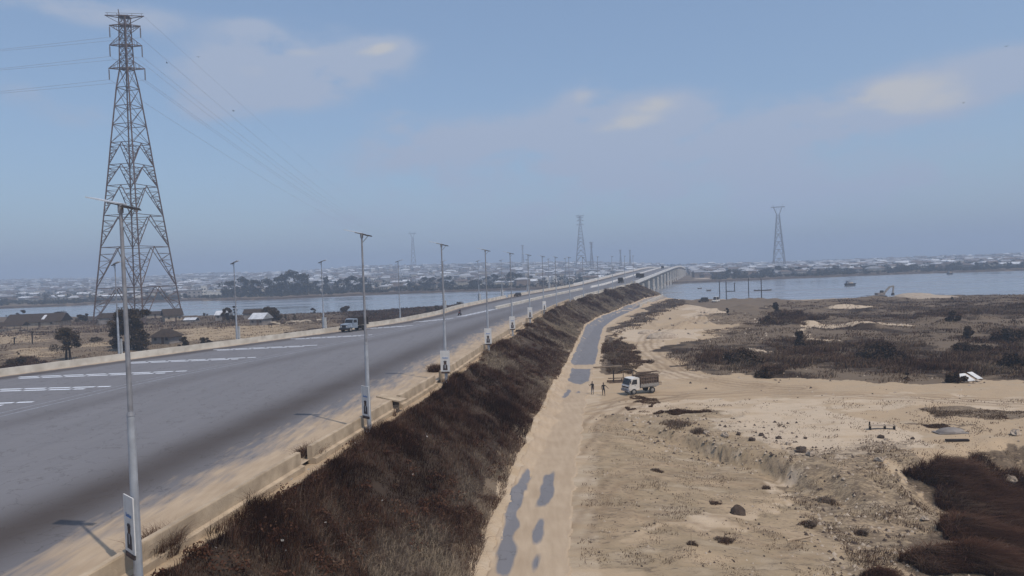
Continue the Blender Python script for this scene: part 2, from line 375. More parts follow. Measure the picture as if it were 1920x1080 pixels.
Z_LSAND = [zone(p) for p in ([(318, 628), (340, 618), (420, 612), (520, 610), (560, 618), (540, 630), (470, 638), (350, 638)], [(150, 645), (215, 640), (215, 648), (130, 652)], [(30, 655), (100, 650), (100, 668), (20, 672)], [(-100, 632), (60, 628), (80, 640), (-100, 650)])]
Z_LDARK = [zone(p, 1.0) for p in ([(5, 688), (20, 668), (60, 662), (100, 678), (70, 690), (10, 700)], [(-200, 700), (60, 684), (110, 682), (0, 712), (-200, 735)], [(430, 640), (560, 616), (640, 606), (640, 616), (520, 640)], [(640, 582), (860, 568), (860, 590), (700, 600), (640, 605)])]

def road_d(x, y):
    e = 1.0
    xr, xl = XR(y), XL(y)
    sr = np.interp(y, _yy, np.gradient(CR, _yy)); sl = np.interp(y, _yy, np.gradient(CL, _yy))
    dr = (x - xr) / np.sqrt(1 + sr ** 2); dl = (xl - x) / np.sqrt(1 + sl ** 2)
    d = np.maximum(dr, dl)
    ax, ay = XR(Y_AB), Y_AB; t = np.array([0.295, 0.955])
    ee = (x - ax) * t[0] + (y - ay) * t[1]
    xr2 = ax + (y - ay) * .309; xl2 = XL(Y_AB) + (y - ay) * .309
    d2 = np.maximum(np.maximum((x - xr2) * .955, (xl2 - x) * .955), 0)
    return np.where(ee > 0, np.sqrt(d2 ** 2 + ee ** 2) , d)

SC_LINE = np.array(sorted([P(a, b, -.2) for a, b in [(1120, 778), (1160, 790), (1230, 800), (1300, 822), (1360, 842), (1420, 852), (1480, 872), (1560, 880), (1620, 872), (1680, 858), (1760, 836), (1920, 826), (2200, 820)]]))
def height(x, y):
    x = np.asarray(x, float); y = np.asarray(y, float)
    ds = np.abs(x - XS(y)) + np.where(y > 430, 1e3, 0)
    fl = sstep(2.5, 6.0, ds)
    h = fl * ((fbm(x / 7, y / 7, 3) - .5) * .55 + (fbm(x / 1.6, y / 1.6, 5, 3) - .5) * .22)
    # worn hollow in front of a low broken scarp, falling away to a pit at the right
    ys = np.interp(x, SC_LINE[:, 0], SC_LINE[:, 1]) + (fbm(x / 2.3, y * 0 + 3, 9, 3) - .5) * 4.0
    drop = np.interp(x, [10, 16, 22, 34, 44], [0, .8, 1.5, 2.2, 2.8])
    wid = np.interp(x, [21, 27], [1.1, 8.0]); below = sstep(0.0, 1.0, (ys - y) / wid) * (x > 8)
    h = h - below * (drop + fbm(x / 1.3, y / 1.3, 21, 3) * .35 * fl)
    pit = sstep(0, 7, (x - (27 + (y - 40) * .28))) * sstep(0, 6, ys - y) * sstep(-10, 20, y)
    h = h - pit * 1.2
    # heaps and spoil on the far bank side
    hx = fbm(x / 11, y / 9, 31, 3)
    h = h + sstep(.58, .8, hx) * 1.1 * sstep(130, 170, y) * (x > 40) * (y < 330)
    # far plain and the hill the town climbs
    u = x / np.maximum(y, 1.0)
    A = np.interp(u, [-1.2, -.72, -.36, -.2, 0, .11, .22, .4, .72], [32, 36, 32, 42, 36, 27, 12, 6, 9])
    h = h + sstep(850, 2700, y) * A + sstep(900, 2200, y) * (fbm(x / 260, y / 260, 41, 3) - .5) * 12
    # river
    t = np.minimum(y - NSf(x), FSf(x) - y) + (fbm(x / 9, y / 9, 51, 3) - .5) * 7
    h = np.where(t > -6, h * (1 - sstep(-6, 1, t)) + np.where(t > 0, -np.minimum(t * .35, 5.0), 0), h)
    # road embankment
    d = road_d(x, y); R = ZR(np.minimum(y, Y_AB))
    lump = (fbm(x / 2.6, y / 2.6, 61, 3) - .5) * .7 * sstep(1.2, 3, d)
    emb = R - .22 - np.maximum(0, d - .9) * .50 + lump
    emb = np.where(d < .4, R - .3, emb)
    emb = np.where(y > Y_AB + 40, -50, emb)
    on = sstep(-.6, .3, emb - h)
    return np.where(emb > h, emb, h)

def grid_axis(lo, hi, c0, c1, fine, growth, cap):
    out = list(np.arange(c0, c1 + 1e-6, fine)); s = fine
    while out[-1] < hi: s = min(s * growth, cap); out.append(out[-1] + s)
    s = fine; pre = []; v = c0
    while v > lo: s = min(s * growth, cap); v -= s; pre.append(v)
    return np.array(pre[::-1] + out)
GX = grid_axis(-5200, 5200, -28, 62, .45, 1.035, 160)
GY = grid_axis(-300, 6400, 22, 110, .45, 1.012, 130)
X, Y = np.meshgrid(GX, GY); x = X.ravel(); y = Y.ravel()
z = height(x, y)
# zone weights
wx = x + (fbm(x / 5, y / 5, 71, 4) - .5) * 7 + (fbm(x / 16, y / 16, 75, 3) - .5) * 16 * sstep(90, 140, y) + (fbm(x / 1.2, y / 1.2, 72, 2) - .5) * 1.5
wy = y + (fbm(x / 5, y / 5, 73, 4) - .5) * 10 + (fbm(x / 1.2, y / 1.2, 74, 2) - .5) * 1.5
def zin(polys, a=wx, b=wy):
    r = np.zeros(x.shape, bool)
    for p in polys: r |= inpoly(p, a, b)
    return r.astype(float)
d = road_d(x, y); Rz = ZR(np.minimum(y, Y_AB))
emb = (x < XS(y) - 2.4) & (z > .35) & (d > .3) & (d < 16.5) & (y < Y_AB + 32) & (z > -.1)
right = (x > XM(y))
rut = np.zeros(x.shape)
grass = np.full(x.shape, .16); dark = np.zeros(x.shape); pale = np.full(x.shape, .2); soil = np.full(x.shape, .25)
fieldm = zin([Z_FIELD]); s2 = zin(Z_SAND2); dk = zin(Z_DARK)
grass = np.maximum(grass, .86 * fieldm); dark = np.maximum(dark, (.34 + (fbm(x / 8, y / 11, 76, 4) - .5) * 1.5) * fieldm); dark = np.maximum(dark, .60 * dk); grass = np.maximum(grass, .9 * dk)
farfield = (y > 185) & (y < 340) & (x > 75); grass = np.where(farfield, np.maximum(grass, .80), grass); dark = np.where(farfield, np.maximum(dark, .30), dark)
grass = grass * (1 - s2); dark = dark * (1 - s2); pale = np.maximum(pale, .8 * s2)
sd = zin(Z_SIDE); grass = np.maximum(grass, .92 * sd); dark = np.maximum(dark, .52 * sd)
grass = np.maximum(grass, .62 * zin(Z_PATCH))
so = zin(Z_SOIL); soil = np.maximum(soil, .62 * so); grass = np.maximum(grass, .37 * so)
sl = zin([Z_SLOPE]); grass = np.maximum(grass, .50 * sl)
pt = zin([Z_PIT]) * (z < -.5); grass = np.maximum(grass, .70 * pt); dark = np.maximum(dark, .42 * pt)
pale = np.maximum(pale, .75 * zin(Z_PALE)); pale = np.maximum(pale, .55 * zin(Z_TRACK)); soil = soil * (1 - .8 * zin(Z_TRACK)); grass *= (1 - .9 * zin(Z_TRACK))
# the scarp face and the embankment
em = emb & right
lowf = fbm(x / 6, y / 14, 81, 3)
grass = np.where(em, .97, grass); dark = np.where(em, np.where(y < 112, .80, .55) + (lowf - .5) * .6 - sstep(8, 11, d) * .25, dark)
edge = (np.abs(x - XS(y)) < 4.2) & (y < 380); grass = np.where(edge & (np.abs(x - XS(y)) < 3.4), .05, grass); dark = np.where(edge, dark * .15, dark); pale = np.where(edge, .45, pale)
left = (~right) & (y < 460)
lf = left & (d > .5)
grass = np.where(lf, .62, grass); dark = np.where(lf, .22, dark); soil = np.where(lf, .6, soil)
el = left & (d > .5) & (d < 9); dark = np.where(el, .6, dark); grass = np.where(el, .9, grass)
lb = lf & (NSf(x) - y < 60); grass = np.where(lb, .85, grass); dark = np.where(lb, .45, dark)
ls = zin(Z_LSAND); grass = grass * (1 - .85 * ls); dark *= (1 - ls); pale = np.maximum(pale, .1 * ls); dark = np.maximum(dark, .75 * zin(Z_LDARK) * left)
far = y > FSf(x) - 3
grass = np.where(far, .9, grass); dark = np.where(far, .42 + (fbm(x / 60, y / 60, 91, 3) - .5) * .5, dark); soil = np.where(far, .4, soil)
sb = (np.abs(y - FSf(x)) < 9); grass = np.where(sb, .95, grass); dark = np.where(sb, .6, dark)
bankn = (NSf(x) - y < 4) & (NSf(x) - y > -12) & right; grass = np.where(bankn & (x < 170), .1, grass)

TRK = [[(1420, 722), (1330, 712), (1275, 698), (1235, 672), (1213, 648), (1218, 630), (1255, 616), (1300, 602), (1330, 580), (1330, 570)], [(1500, 728), (1380, 722), (1290, 708), (1225, 690), (1196, 660)], [(1090, 770), (1160, 757), (1240, 745), (1400, 733), (1600, 742), (1940, 756)], [(1080, 850), (1110, 790), (1180, 752), (1260, 742)], [(1085, 1000), (1150, 900), (1250, 862), (1420, 880)], [(1130, 960), (1300, 962), (1460, 990)]]
near_ = (x > 0) & (x < 140) & (y > 25) & (y < 300)
xn, yn = x[near_], y[near_]; rr = np.zeros(xn.shape)
for tr_ in TRK:
    pp = np.array([P(a, b) for a, b in tr_]); dm_ = np.full(xn.shape, 1e9)
    for (ax_, ay_), (bx0, by0) in zip(pp[:-1], pp[1:]):
        vx, vy = bx0 - ax_, by0 - ay_; t_ = np.clip(((xn - ax_) * vx + (yn - ay_) * vy) / (vx * vx + vy * vy), 0, 1); dm_ = np.minimum(dm_, np.hypot(xn - ax_ - t_ * vx, yn - ay_ - t_ * vy))
    dm_ = dm_ + (fbm(xn / 6, yn / 6, 301, 2) - .5) * 1.2
    for o_, w_ in ((.85, .32), (2.3, .3)): rr = np.maximum(rr, np.exp(-((dm_ - o_) / w_) ** 2) * (1 if o_ < 2 else .6))
rut[near_] = rr * (.55 + .9 * (fbm(xn / 9, yn / 9, 302, 3) - .2))
nx, ny = len(GX), len(GY)
i = np.arange(nx - 1)[None, :] + np.arange(ny - 1)[:, None] * nx
F = np.stack([i, i + 1, i + 1 + nx, i + nx], -1).reshape(-1, 4)
def ground_material():
    mt = bpy.data.materials.new('ground'); mt.use_nodes = True; t = mt.node_tree; b = t.nodes['Principled BSDF']
    b.inputs['Roughness'].default_value = .95; b.inputs['Specular IOR Level'].default_value = .08
    def nd(k, **a):
        n = t.nodes.new(k)
        for p, q in a.items(): setattr(n, p, q)
        return n
    tcn = nd('ShaderNodeTexCoord')
    mp = nd('ShaderNodeMapping'); mp.inputs['Rotation'].default_value = (0, 0, R_(-32)); mp.inputs['Scale'].default_value = (.55, 1.35, 1)
    t.links.new(tcn.outputs['Object'], mp.inputs[0])
    def noise(s, det=6, vec=None, rough=.55):
        n = nd('ShaderNodeTexNoise'); n.inputs['Scale'].default_value = s; n.inputs['Detail'].default_value = det; n.inputs['Roughness'].default_value = rough
        t.links.new(vec or tcn.outputs['Object'], n.inputs['Vector']); return n.outputs[0]
    def attr(a): n = nd('ShaderNodeAttribute'); n.attribute_name = a; return n.outputs['Fac']
    def mth(op, a, b2, clamp=False):
        n = nd('ShaderNodeMath', operation=op); n.use_clamp = clamp
        for k, v in enumerate((a, b2)):
            if hasattr(v, 'node'): t.links.new(v, n.inputs[k])
            else: n.inputs[k].default_value = v
        return n.outputs[0]
    def thr(w, n, soft):       # weight 0..1 against noise -> broken-up coverage
        a = mth('ADD', mth('MULTIPLY', mth('SUBTRACT', n, .5), 1.9), mth('SUBTRACT', w, .5))
        return mth('ADD', mth('MULTIPLY', a, soft), .5, True)
    def mixc(f, a, b2):
        n = nd('ShaderNodeMixRGB'); t.links.new(f, n.inputs[0])
        for k, v in ((1, a), (2, b2)):
            if hasattr(v, 'node'): t.links.new(v, n.inputs[k])
            else: n.inputs[k].default_value = (*v, 1)
        return n.outputs[0]
    nA = noise(.35, 8, mp.outputs[0]); nB = noise(1.5, 7, mp.outputs[0], .62); nC = noise(5.5, 5, mp.outputs[0], .65); nD = noise(.09, 5)
    c = mixc(mth('MULTIPLY', nB, 1.0), (.355, .259, .166), (.455, .345, .236))
    c = mixc(thr(attr('soil'), nA, 2.2), c, mixc(nC, (.245, .185, .115), (.33, .25, .165)))
    c = mixc(mth('MULTIPLY', thr(attr('pale'), nA, 2.0), .75), c, mixc(nC, (.49, .385, .28), (.56, .46, .355)))
    c = mixc(mth('MULTIPLY', attr('rut'), .9, True), c, (.215, .150, .095))
    nE = noise(14, 3, mp.outputs[0], .6); c = mixc(mth('MULTIPLY', mth('GREATER_THAN', mth('ADD', mth('MULTIPLY', nE, .6), mth('MULTIPLY', nB, .4)), .595), .45), c, (.15, .115, .09))
    nM = mth('ADD', mth('MULTIPLY', nB, .45), mth('MULTIPLY', nC, .55))
    c = mixc(mth('MULTIPLY', thr(attr('grass'), nM, 4.5), .92), c, mixc(nC, (.088, .064, .045), (.180, .136, .098)))
    nM2 = mth('ADD', mth('MULTIPLY', nA, .5), mth('MULTIPLY', nC, .5))
    c = mixc(mth('MULTIPLY', thr(attr('dark'), nM2, 5), .95), c, mixc(nC, (.022, .014, .010), (.065, .045, .033)))
    t.links.new(c, b.inputs['Base Color'])
    bp = nd('ShaderNodeBump'); bp.inputs['Strength'].default_value = .5; bp.inputs['Distance'].default_value = .16
    t.links.new(mth('ADD', nB, mth('MULTIPLY', nC, .45)), bp.inputs['Height']); t.links.new(bp.outputs[0], b.inputs['Normal'])
    return mt
M_ground = ground_material()
gme = make_mesh('ground', np.stack([x, y, z], 1), F, [M_ground], smooth=True, attrs=dict(grass=grass, dark=dark, pale=pale, soil=soil, rut=rut))
ground = tag(link('ground', gme), kind='structure')

# ------------------------------------------------------------------ water
def water_material():
    mt = bpy.data.materials.new('river_water'); mt.use_nodes = True; t = mt.node_tree; b = t.nodes['Principled BSDF']
    b.inputs['Base Color'].default_value = (.20, .205, .225, 1); b.inputs['Roughness'].default_value = .16; b.inputs['Specular IOR Level'].default_value = .5
    tcn = t.nodes.new('ShaderNodeTexCoord'); mp = t.nodes.new('ShaderNodeMapping'); mp.inputs['Scale'].default_value = (.25, .6, 1)
    t.links.new(tcn.outputs['Object'], mp.inputs[0])
    n = t.nodes.new('ShaderNodeTexNoise'); n.inputs['Scale'].default_value = .6; n.inputs['Detail'].default_value = 6; t.links.new(mp.outputs[0], n.inputs['Vector'])
    bp = t.nodes.new('ShaderNodeBump'); bp.inputs['Strength'].default_value = .35; bp.inputs['Distance'].default_value = .25
    t.links.new(n.outputs[0], bp.inputs['Height']); t.links.new(bp.outputs[0], b.inputs['Normal'])
    n2 = t.nodes.new('ShaderNodeTexNoise'); n2.inputs['Scale'].default_value = .012; n2.inputs['Detail'].default_value = 4
    mp2 = t.nodes.new('ShaderNodeMapping'); mp2.inputs['Scale'].default_value = (.5, 2.2, 1); t.links.new(tcn.outputs['Object'], mp2.inputs[0]); t.links.new(mp2.outputs[0], n2.inputs['Vector'])
    r = t.nodes.new('ShaderNodeMapRange'); r.inputs[1].default_value = .4; r.inputs[2].default_value = .65; r.inputs[3].default_value = .10; r.inputs[4].default_value = .34
    t.links.new(n2.outputs[0], r.inputs[0]); t.links.new(r.outputs[0], b.inputs['Roughness'])
    return mt
WX = 2600
water = tag(link('river', make_mesh('river', [(-WX, 230, -1.5), (WX, 230, -1.5), (WX, 900, -1.5), (-WX, 900, -1.5)], [(0, 1, 2, 3)], [water_material()])), kind='structure')

# ------------------------------------------------------------------ carriageway
def road_material(name, lane=True):
    mt = bpy.data.materials.new(name); mt.use_nodes = True; t = mt.node_tree; b = t.nodes['Principled BSDF']
    b.inputs['Roughness'].default_value = .8; b.inputs['Specular IOR Level'].default_value = .2
    def nd(k, **a):
        n = t.nodes.new(k)
        for p, q in a.items(): setattr(n, p, q)
        return n
    tcn = nd('ShaderNodeTexCoord'); mp = nd('ShaderNodeMapping'); mp.inputs['Rotation'].default_value = (0, 0, R_(10)); mp.inputs['Scale'].default_value = (1, .16, 1)
    t.links.new(tcn.outputs['Object'], mp.inputs[0])
    def noise(s, det, vec): n = nd('ShaderNodeTexNoise'); n.inputs['Scale'].default_value = s; n.inputs['Detail'].default_value = det; t.links.new(vec, n.inputs['Vector']); return n.outputs[0]
    def attr(a): n = nd('ShaderNodeAttribute'); n.attribute_name = a; return n.outputs['Fac']
    def mth(op, a, b2, clamp=False):
        n = nd('ShaderNodeMath', operation=op); n.use_clamp = clamp
        for k, v in enumerate((a, b2)):
            if hasattr(v, 'node'): t.links.new(v, n.inputs[k])
            else: n.inputs[k].default_value = v
        return n.outputs[0]
    def mixc(f, a, b2):
        n = nd('ShaderNodeMixRGB'); t.links.new(f, n.inputs[0])
        for k, v in ((1, a), (2, b2)):
            if hasattr(v, 'node'): t.links.new(v, n.inputs[k])
            else: n.inputs[k].default_value = (*v, 1)
        return n.outputs[0]
    nS = noise(.5, 5, mp.outputs[0]); nF = noise(9, 6, tcn.outputs['Object']); nL = noise(.12, 4, tcn.outputs['Object'])
    nP = noise(2.1, 8, mp.outputs[0])
    c = mixc(nS, (.135, .130, .139), (.198, .192, .205)); mp3 = nd('ShaderNodeMapping'); mp3.inputs['Rotation'].default_value = (0, 0, R_(12)); mp3.inputs['Scale'].default_value = (1.6, .035, 1); t.links.new(tcn.outputs['Object'], mp3.inputs[0]); c = mixc(mth('MULTIPLY', noise(1.0, 6, mp3.outputs[0]), .8), c, (.215, .208, .218)); c = mixc(mth('MULTIPLY', mth('LESS_THAN', mth('ABSOLUTE', mth('SUBTRACT', noise(.35, 5, tcn.outputs['Object']), .5), 0), .006), .45), c, (.07, .062, .06))
    c = mixc(mth('MULTIPLY', nF, .35), c, (.125, .12, .125))
    c = mixc(mth('MULTIPLY', attr('stain_shade'), mth('ADD', mth('MULTIPLY', nL, .5), .62)), c, (.052, .038, .031))
    a = mth('ADD', mth('MULTIPLY', mth('SUBTRACT', nP, .5), .95), mth('SUBTRACT', attr('sand'), .5))
    c = mixc(mth('ADD', mth('MULTIPLY', a, 2.3), .5, True), c, mixc(mth('ADD', mth('MULTIPLY', noise(2.2, 7, mp.outputs[0]), .55), mth('MULTIPLY', noise(.35, 6, tcn.outputs['Object']), .5)), (.255, .178, .110), (.545, .425, .305)))
    t.links.new(c, b.inputs['Base Color'])
    bp = nd('ShaderNodeBump'); bp.inputs['Strength'].default_value = .25; bp.inputs['Distance'].default_value = .03
    t.links.new(nF, bp.inputs['Height']); t.links.new(bp.outputs[0], b.inputs['Normal'])
    return mt
M_road = road_material('asphalt')
BR_OFF = .9      # barrier line inside the pole line
ry = np.concatenate([np.arange(-60, 0, 2.0), np.arange(0, 130, .5), np.arange(130, 420, 2.0), np.arange(420, 1480, 8.0)])
rv = np.concatenate([np.linspace(0, .7, 50), np.linspace(.71, 1, 50)])
RY, RV = np.meshgrid(ry, rv, indexing='ij')
RX = (XL(RY) + .2) * (1 - RV) + (XR(RY) - BR_OFF) * RV
rz = ZR(RY)
dr = (XR(RY) - BR_OFF - RX); dlk = RX - XL(RY); dm = RX - XM(RY)
sandw = np.interp(RY, [0, 40, 60, 90, 120, 160, 210, 240], [5.5, 5.2, 5.0, 5.2, 5.5, 5.6, 2.2, .8])
sand = np.clip(1.1 - (dr + (fbm(RX / 2.5, RY / 7, 401, 4) - .5) * 3.6) / sandw * .62, 0, 1.2) * np.interp(RY, [0, 210, 300], [1, .9, .45])
sand = np.maximum(sand, np.clip(1.0 - dlk / 2.2, 0, 1) * .95)
lw = np.maximum(XR(RY) - XM(RY) - 6, 4)
q = (dr - np.interp(RY, [0, 40, 75, 140, 220], [5.6, 6.0, 7.0, 6.5, 5.0])) 
stain_shade = np.exp(-((q - 3.4) / 3.2) ** 2) * np.interp(RY, [20, 75, 150, 230], [1.0, .85, .55, .25])
stain_shade = np.maximum(stain_shade, np.exp(-((dlk - 3.2) / 1.9) ** 2) * .9)  # shade strip along the left parapet, painted into the asphalt colour
stain_shade = np.maximum(stain_shade, .3 * np.exp(-((dm - 4) / 2.0) ** 2))
onb = (RY > Y_AB).astype(float)
n0, n1 = RY.shape
i = np.arange(n1 - 1)[None, :] + np.arange(n0 - 1)[:, None] * n1
F = np.stack([i, i + 1, i + 1 + n1, i + n1], -1).reshape(-1, 4)
cam_ = .0
road = tag(link('road', make_mesh('road', np.stack([RX.ravel(), RY.ravel(), rz.ravel()], 1), F, [M_road], smooth=True, attrs=dict(sand=sand.ravel(), stain_shade=stain_shade.ravel()))), kind='structure')

# painted lines: worn centre line, then pairs of broken rumble bars across the far carriageway, hatching before the median nose
def strip(mb, pts, w, z0=.006):
    pts = [Vector((p[0], p[1], 0)) for p in pts]
    for a, b in zip(pts[:-1], pts[1:]):
        n = (b - a); n = Vector((-n.y, n.x, 0)).normalized() * (w / 2)
        V = []
        for p in (a - n, b - n, b + n, a + n): V.append((p.x, p.y, float(ZR(p.y)) + z0))
        mb.raw(V, [(0, 1, 2, 3)])
mb = MB(); strip(mb, [(float(XM(t)), t) for t in np.arange(-40, 214, 4.0)], .17); mb.build('centre_line', M_paintf, road)
mb = MB(); strip(mb, [(float(XM(t) - 1.6), t) for t in np.arange(60, 190, 4.0)], .12); mb.build('edge_line', M_paintf, road)
BARS = [((-190, 764), (62, 753.5)), ((-90, 732.5), (207, 724.5)), ((35, 707), (350, 695.5)), ((240, 679.5), (480, 670)), ((400, 656), (597, 647)), ((545, 635.5), (698, 627.5)), ((684, 616), (775, 610)), ((775, 604), (850, 596.5))]
for a, b in BARS:
    A = Vector((*P(*a, 5.5), 0)); B = Vector((*P(*b, 5.5), 0)); dd = (B - A); ln = dd.length; dd.normalize(); nn = Vector((-dd.y, dd.x, 0))
    mb = MB()
    for row in (0, 1):
        s0 = .0 if row == 0 else 1.0; off = nn * (-1.35 * row)
        t0 = s0
        while t0 < ln - 2.2 * row:
            t1 = min(t0 + 2.6, ln - 2.2 * row); strip(mb, [A + dd * t0 + off, A + dd * t1 + off], .58, .008); t0 += 2.95
    mb.build('rumble_bar', M_paint, road)
mb = MB()
for k in range(9):
    yk = 188 + k * 3.2; xk = float(XM(yk)); strip(mb, [(xk - 1.6, yk - 1.5), (xk + .9, yk + 1.5)], .7, .008)
mb.build('hatching', M_paint, road)
mb = MB(); strip(mb, [(float((XM(t) + XR(t)) / 2), t) for t in np.arange(240, 1100, 6.0)], .15)
strip(mb, [(float((XM(t) + XL(t)) / 2), t) for t in np.arange(240, 1100, 6.0)], .15); mb.build('lane_line', M_paintf, road)

# ------------------------------------------------------------------ concrete parapets along the road
def barrier(name, xf, y0, y1, prof, label, group, mt, step=3.0, joints=True):
    ys_ = np.arange(y0, y1 + .01, (y1 - y0) / max(1, round((y1 - y0) / step))); V = []; Fs = []; n = len(prof); rr = random.Random(int(y0))
    for yk in ys_:
        sl_ = (float(xf(yk + .5)) - float(xf(yk - .5))); c = 1 / math.sqrt(1 + sl_ * sl_)
        for o, h_ in prof: V.append((float(xf(yk)) + o * c, yk - o * sl_ * c, float(ZR(yk)) + h_ + (rr.uniform(-.02, .02) if h_ > .3 else 0)))
    for j in range(len(ys_) - 1):
        for k in range(n): Fs.append((j * n + k, (j + 1) * n + k, (j + 1) * n + (k + 1) % n, j * n + (k + 1) % n))
    Fs += [tuple(range(n)), tuple(range(len(V) - 1, len(V) - n - 1, -1))]
    return tag(link(name, make_mesh(name, V, Fs, [mt])), label, 'parapet', group)
PROF = [(-.16, -.2), (-.16, .86), (-.12, .92), (.14, .92), (.17, .86), (.20, .12), (.46, .05), (.46, -.6)]
xb = lambda t: XR(t) - BR_OFF
segs = [(-40, 26.4, 'stretch of sand stained concrete parapet at the lower left corner behind the nearest lamp foot'),
        (26.55, 44.6, 'long sand stained parapet stretch starting at the nearest lamp and ending at a grassy gap'),
        (46.2, 62.2, 'sand stained parapet stretch behind the second lamp foot, ending under a tilted dark slab'),
        (64.2, 76.2, 'short sand stained parapet stretch between the tilted slab and the third lamp'),
        (79.0, 104.0, 'parapet stretch half buried in sand between third and fourth bannered lamps'),
        (105.0, 150.0, 'parapet stretch almost lost in drifted sand by the fifth bannered lamp'),
        (158.0, 243.0, 'long pale parapet stretch above the brown slope beyond the bannered lamps'),
        (250.0, 330.0, 'pale parapet stretch rising beyond the bushy gap towards the bridge'),
        (333.0, 375.0, 'last pale parapet stretch before the white block at the bridge end')]
for a, b, lab in segs: barrier('concrete_parapet', xb, a, b, PROF, lab, 'parapet along the right verge', M_conc if a < 200 else M_concw)
PROFL = [(.10, -.2), (.10, .98), (-.2, .98), (-.2, -1.2)]
PL2 = [(o, h_) for o, h_ in PROFL][::-1]
barrier('concrete_parapet', lambda t: XL(t), -60, 283, [(-.2, -1.5), (-.2, .98), (.12, .98), (.22, -.1)], 'very long sand coloured parapet along the far left edge of the road', None, M_conc if False else M_concw)
barrier('concrete_parapet', lambda t: XL(t), 286, 381, [(-.2, -1.5), (-.2, .98), (.12, .98), (.22, -.1)], 'pale parapet on the far left edge just before the bridge, after a dark vehicle', None, M_concw)
barrier('median_barrier', lambda t: XM(t), 216, 335, [(-.75, -.1), (-.70, .75), (.70, .75), (.75, -.1)], 'thick pale sand topped median wall splitting the road, with a rounded nose', None, M_concw)
for o in list(COL.objects):
    if o.name.startswith('median_barrier'): o['category'] = 'median'
mb = MB(); mb.cyl((float(XM(216)), 216, 5.4), (float(XM(216)), 216, float(ZR(216)) + .75), .75, .70, 14)
mb.build('nose', M_concw, bpy.data.objects['median_barrier'])
mb = MB(); ybl = 379.0; mb.box((float(xb(ybl)) + .3, ybl, float(ZR(ybl)) + .6), (2.6, 3.2, 1.9), rz=-.3); tag(mb.build('end_block', M_concw), 'white concrete block where the right parapet meets the bridge', 'block')

# ------------------------------------------------------------------ bridge
br = empty('bridge', (float(XM(Y_AB)), Y_AB, 0), 0, 'long grey concrete road bridge arching over the river on tall wall piers', 'bridge')
bx, by = br.location.x, br.location.y
def sweep(offs, y0, y1, step=8.0):
    """offs: list of (curve, offset, dz)"""
    ys_ = np.arange(y0, y1 + .1, step); V = []; Fs = []; n = len(offs)
    for yk in ys_:
        for c, o, dz in offs: V.append((float(c(yk)) + o - bx, yk - by, float(ZR(yk)) + dz))
    for j in range(len(ys_) - 1):
        for k in range(n): Fs.append((j * n + k, j * n + (k + 1) % n, (j + 1) * n + (k + 1) % n, (j + 1) * n + k))
    Fs += [tuple(range(n - 1, -1, -1)), tuple(range(len(V) - n, len(V)))]
    return V, Fs
M_deck = mat('bridge_concrete', (.26, .245, .23), (.18, .17, .16), scale=.15)
M_rail = mat('bridge_parapet', (.70, .68, .65), (.56, .54, .52), scale=.3)
M_pier = mat('pier_concrete', (.66, .62, .57), (.50, .47, .43), scale=.2)
V, Fs = sweep([(XL, -.3, -.06), (XL, -.3, -.75), (XL, 1.6, -.95), (XL, 2.4, -2.1), (XR, -3.2, -2.1), (XR, -2.4, -.95), (XR, -.5, -.75), (XR, -.5, -.06)], Y_AB, 1350)
link('deck', make_mesh('deck', V, Fs, [M_deck]), br)
for c, a, b in ((XR, -.85, -.40), (XL, -.35, .15)):
    V, Fs = sweep([(c, a, -.35), (c, b, -.35), (c, b, 1.35), (c, a, 1.35)], Y_AB, 1350); link('parapet', make_mesh('parapet', V, Fs, [M_rail]), br)
V, Fs = sweep([(XM, -.4, .0), (XM, .4, .0), (XM, .25, .85), (XM, -.25, .85)], 352, 1350); link('median_rail', make_mesh('median_rail', V, Fs, [M_rail]), br)
yp = 398.0
while yp < 1180:
    zb = -6 if yp < 735 else -1
    t = math.atan(.295); mb = MB()
    zt = float(ZR(yp)) - 2.06
    xc = float((XR(yp) + XL(yp)) / 2); W = float(XR(yp) - XL(yp)) - 6.0
    for off in (-W / 2 - 1.5, W / 2 + 1.5): mb.box(Vector((xc + off * math.cos(t) - bx, yp - off * math.sin(t) - by, (zb + zt) / 2)), (1.1, 2.2, zt - zb), rz=-t)
    W -= 6.5
    for off in (-W / 4 - .5, W / 4 + .5):
        mb.box(Vector((xc + off * math.cos(t) - bx, yp - off * math.sin(t) - by, (zb + zt) / 2)), (W / 2 - 1.2, 1.8, zt - zb), rz=-t)
    mb.box(Vector((xc - bx, yp - by, zt - .55)), (W + 5.2, 1.9, .9), rz=-t)
    mb.build('pier', M_pier, br); yp += 33
mb = MB(); mb.box(Vector((float(XM(Y_AB)) - bx, Y_AB - by + 1.0, 3.4)), (31, 2.4, 6.4), rz=-.29); mb.build('abutment', M_deck, br)

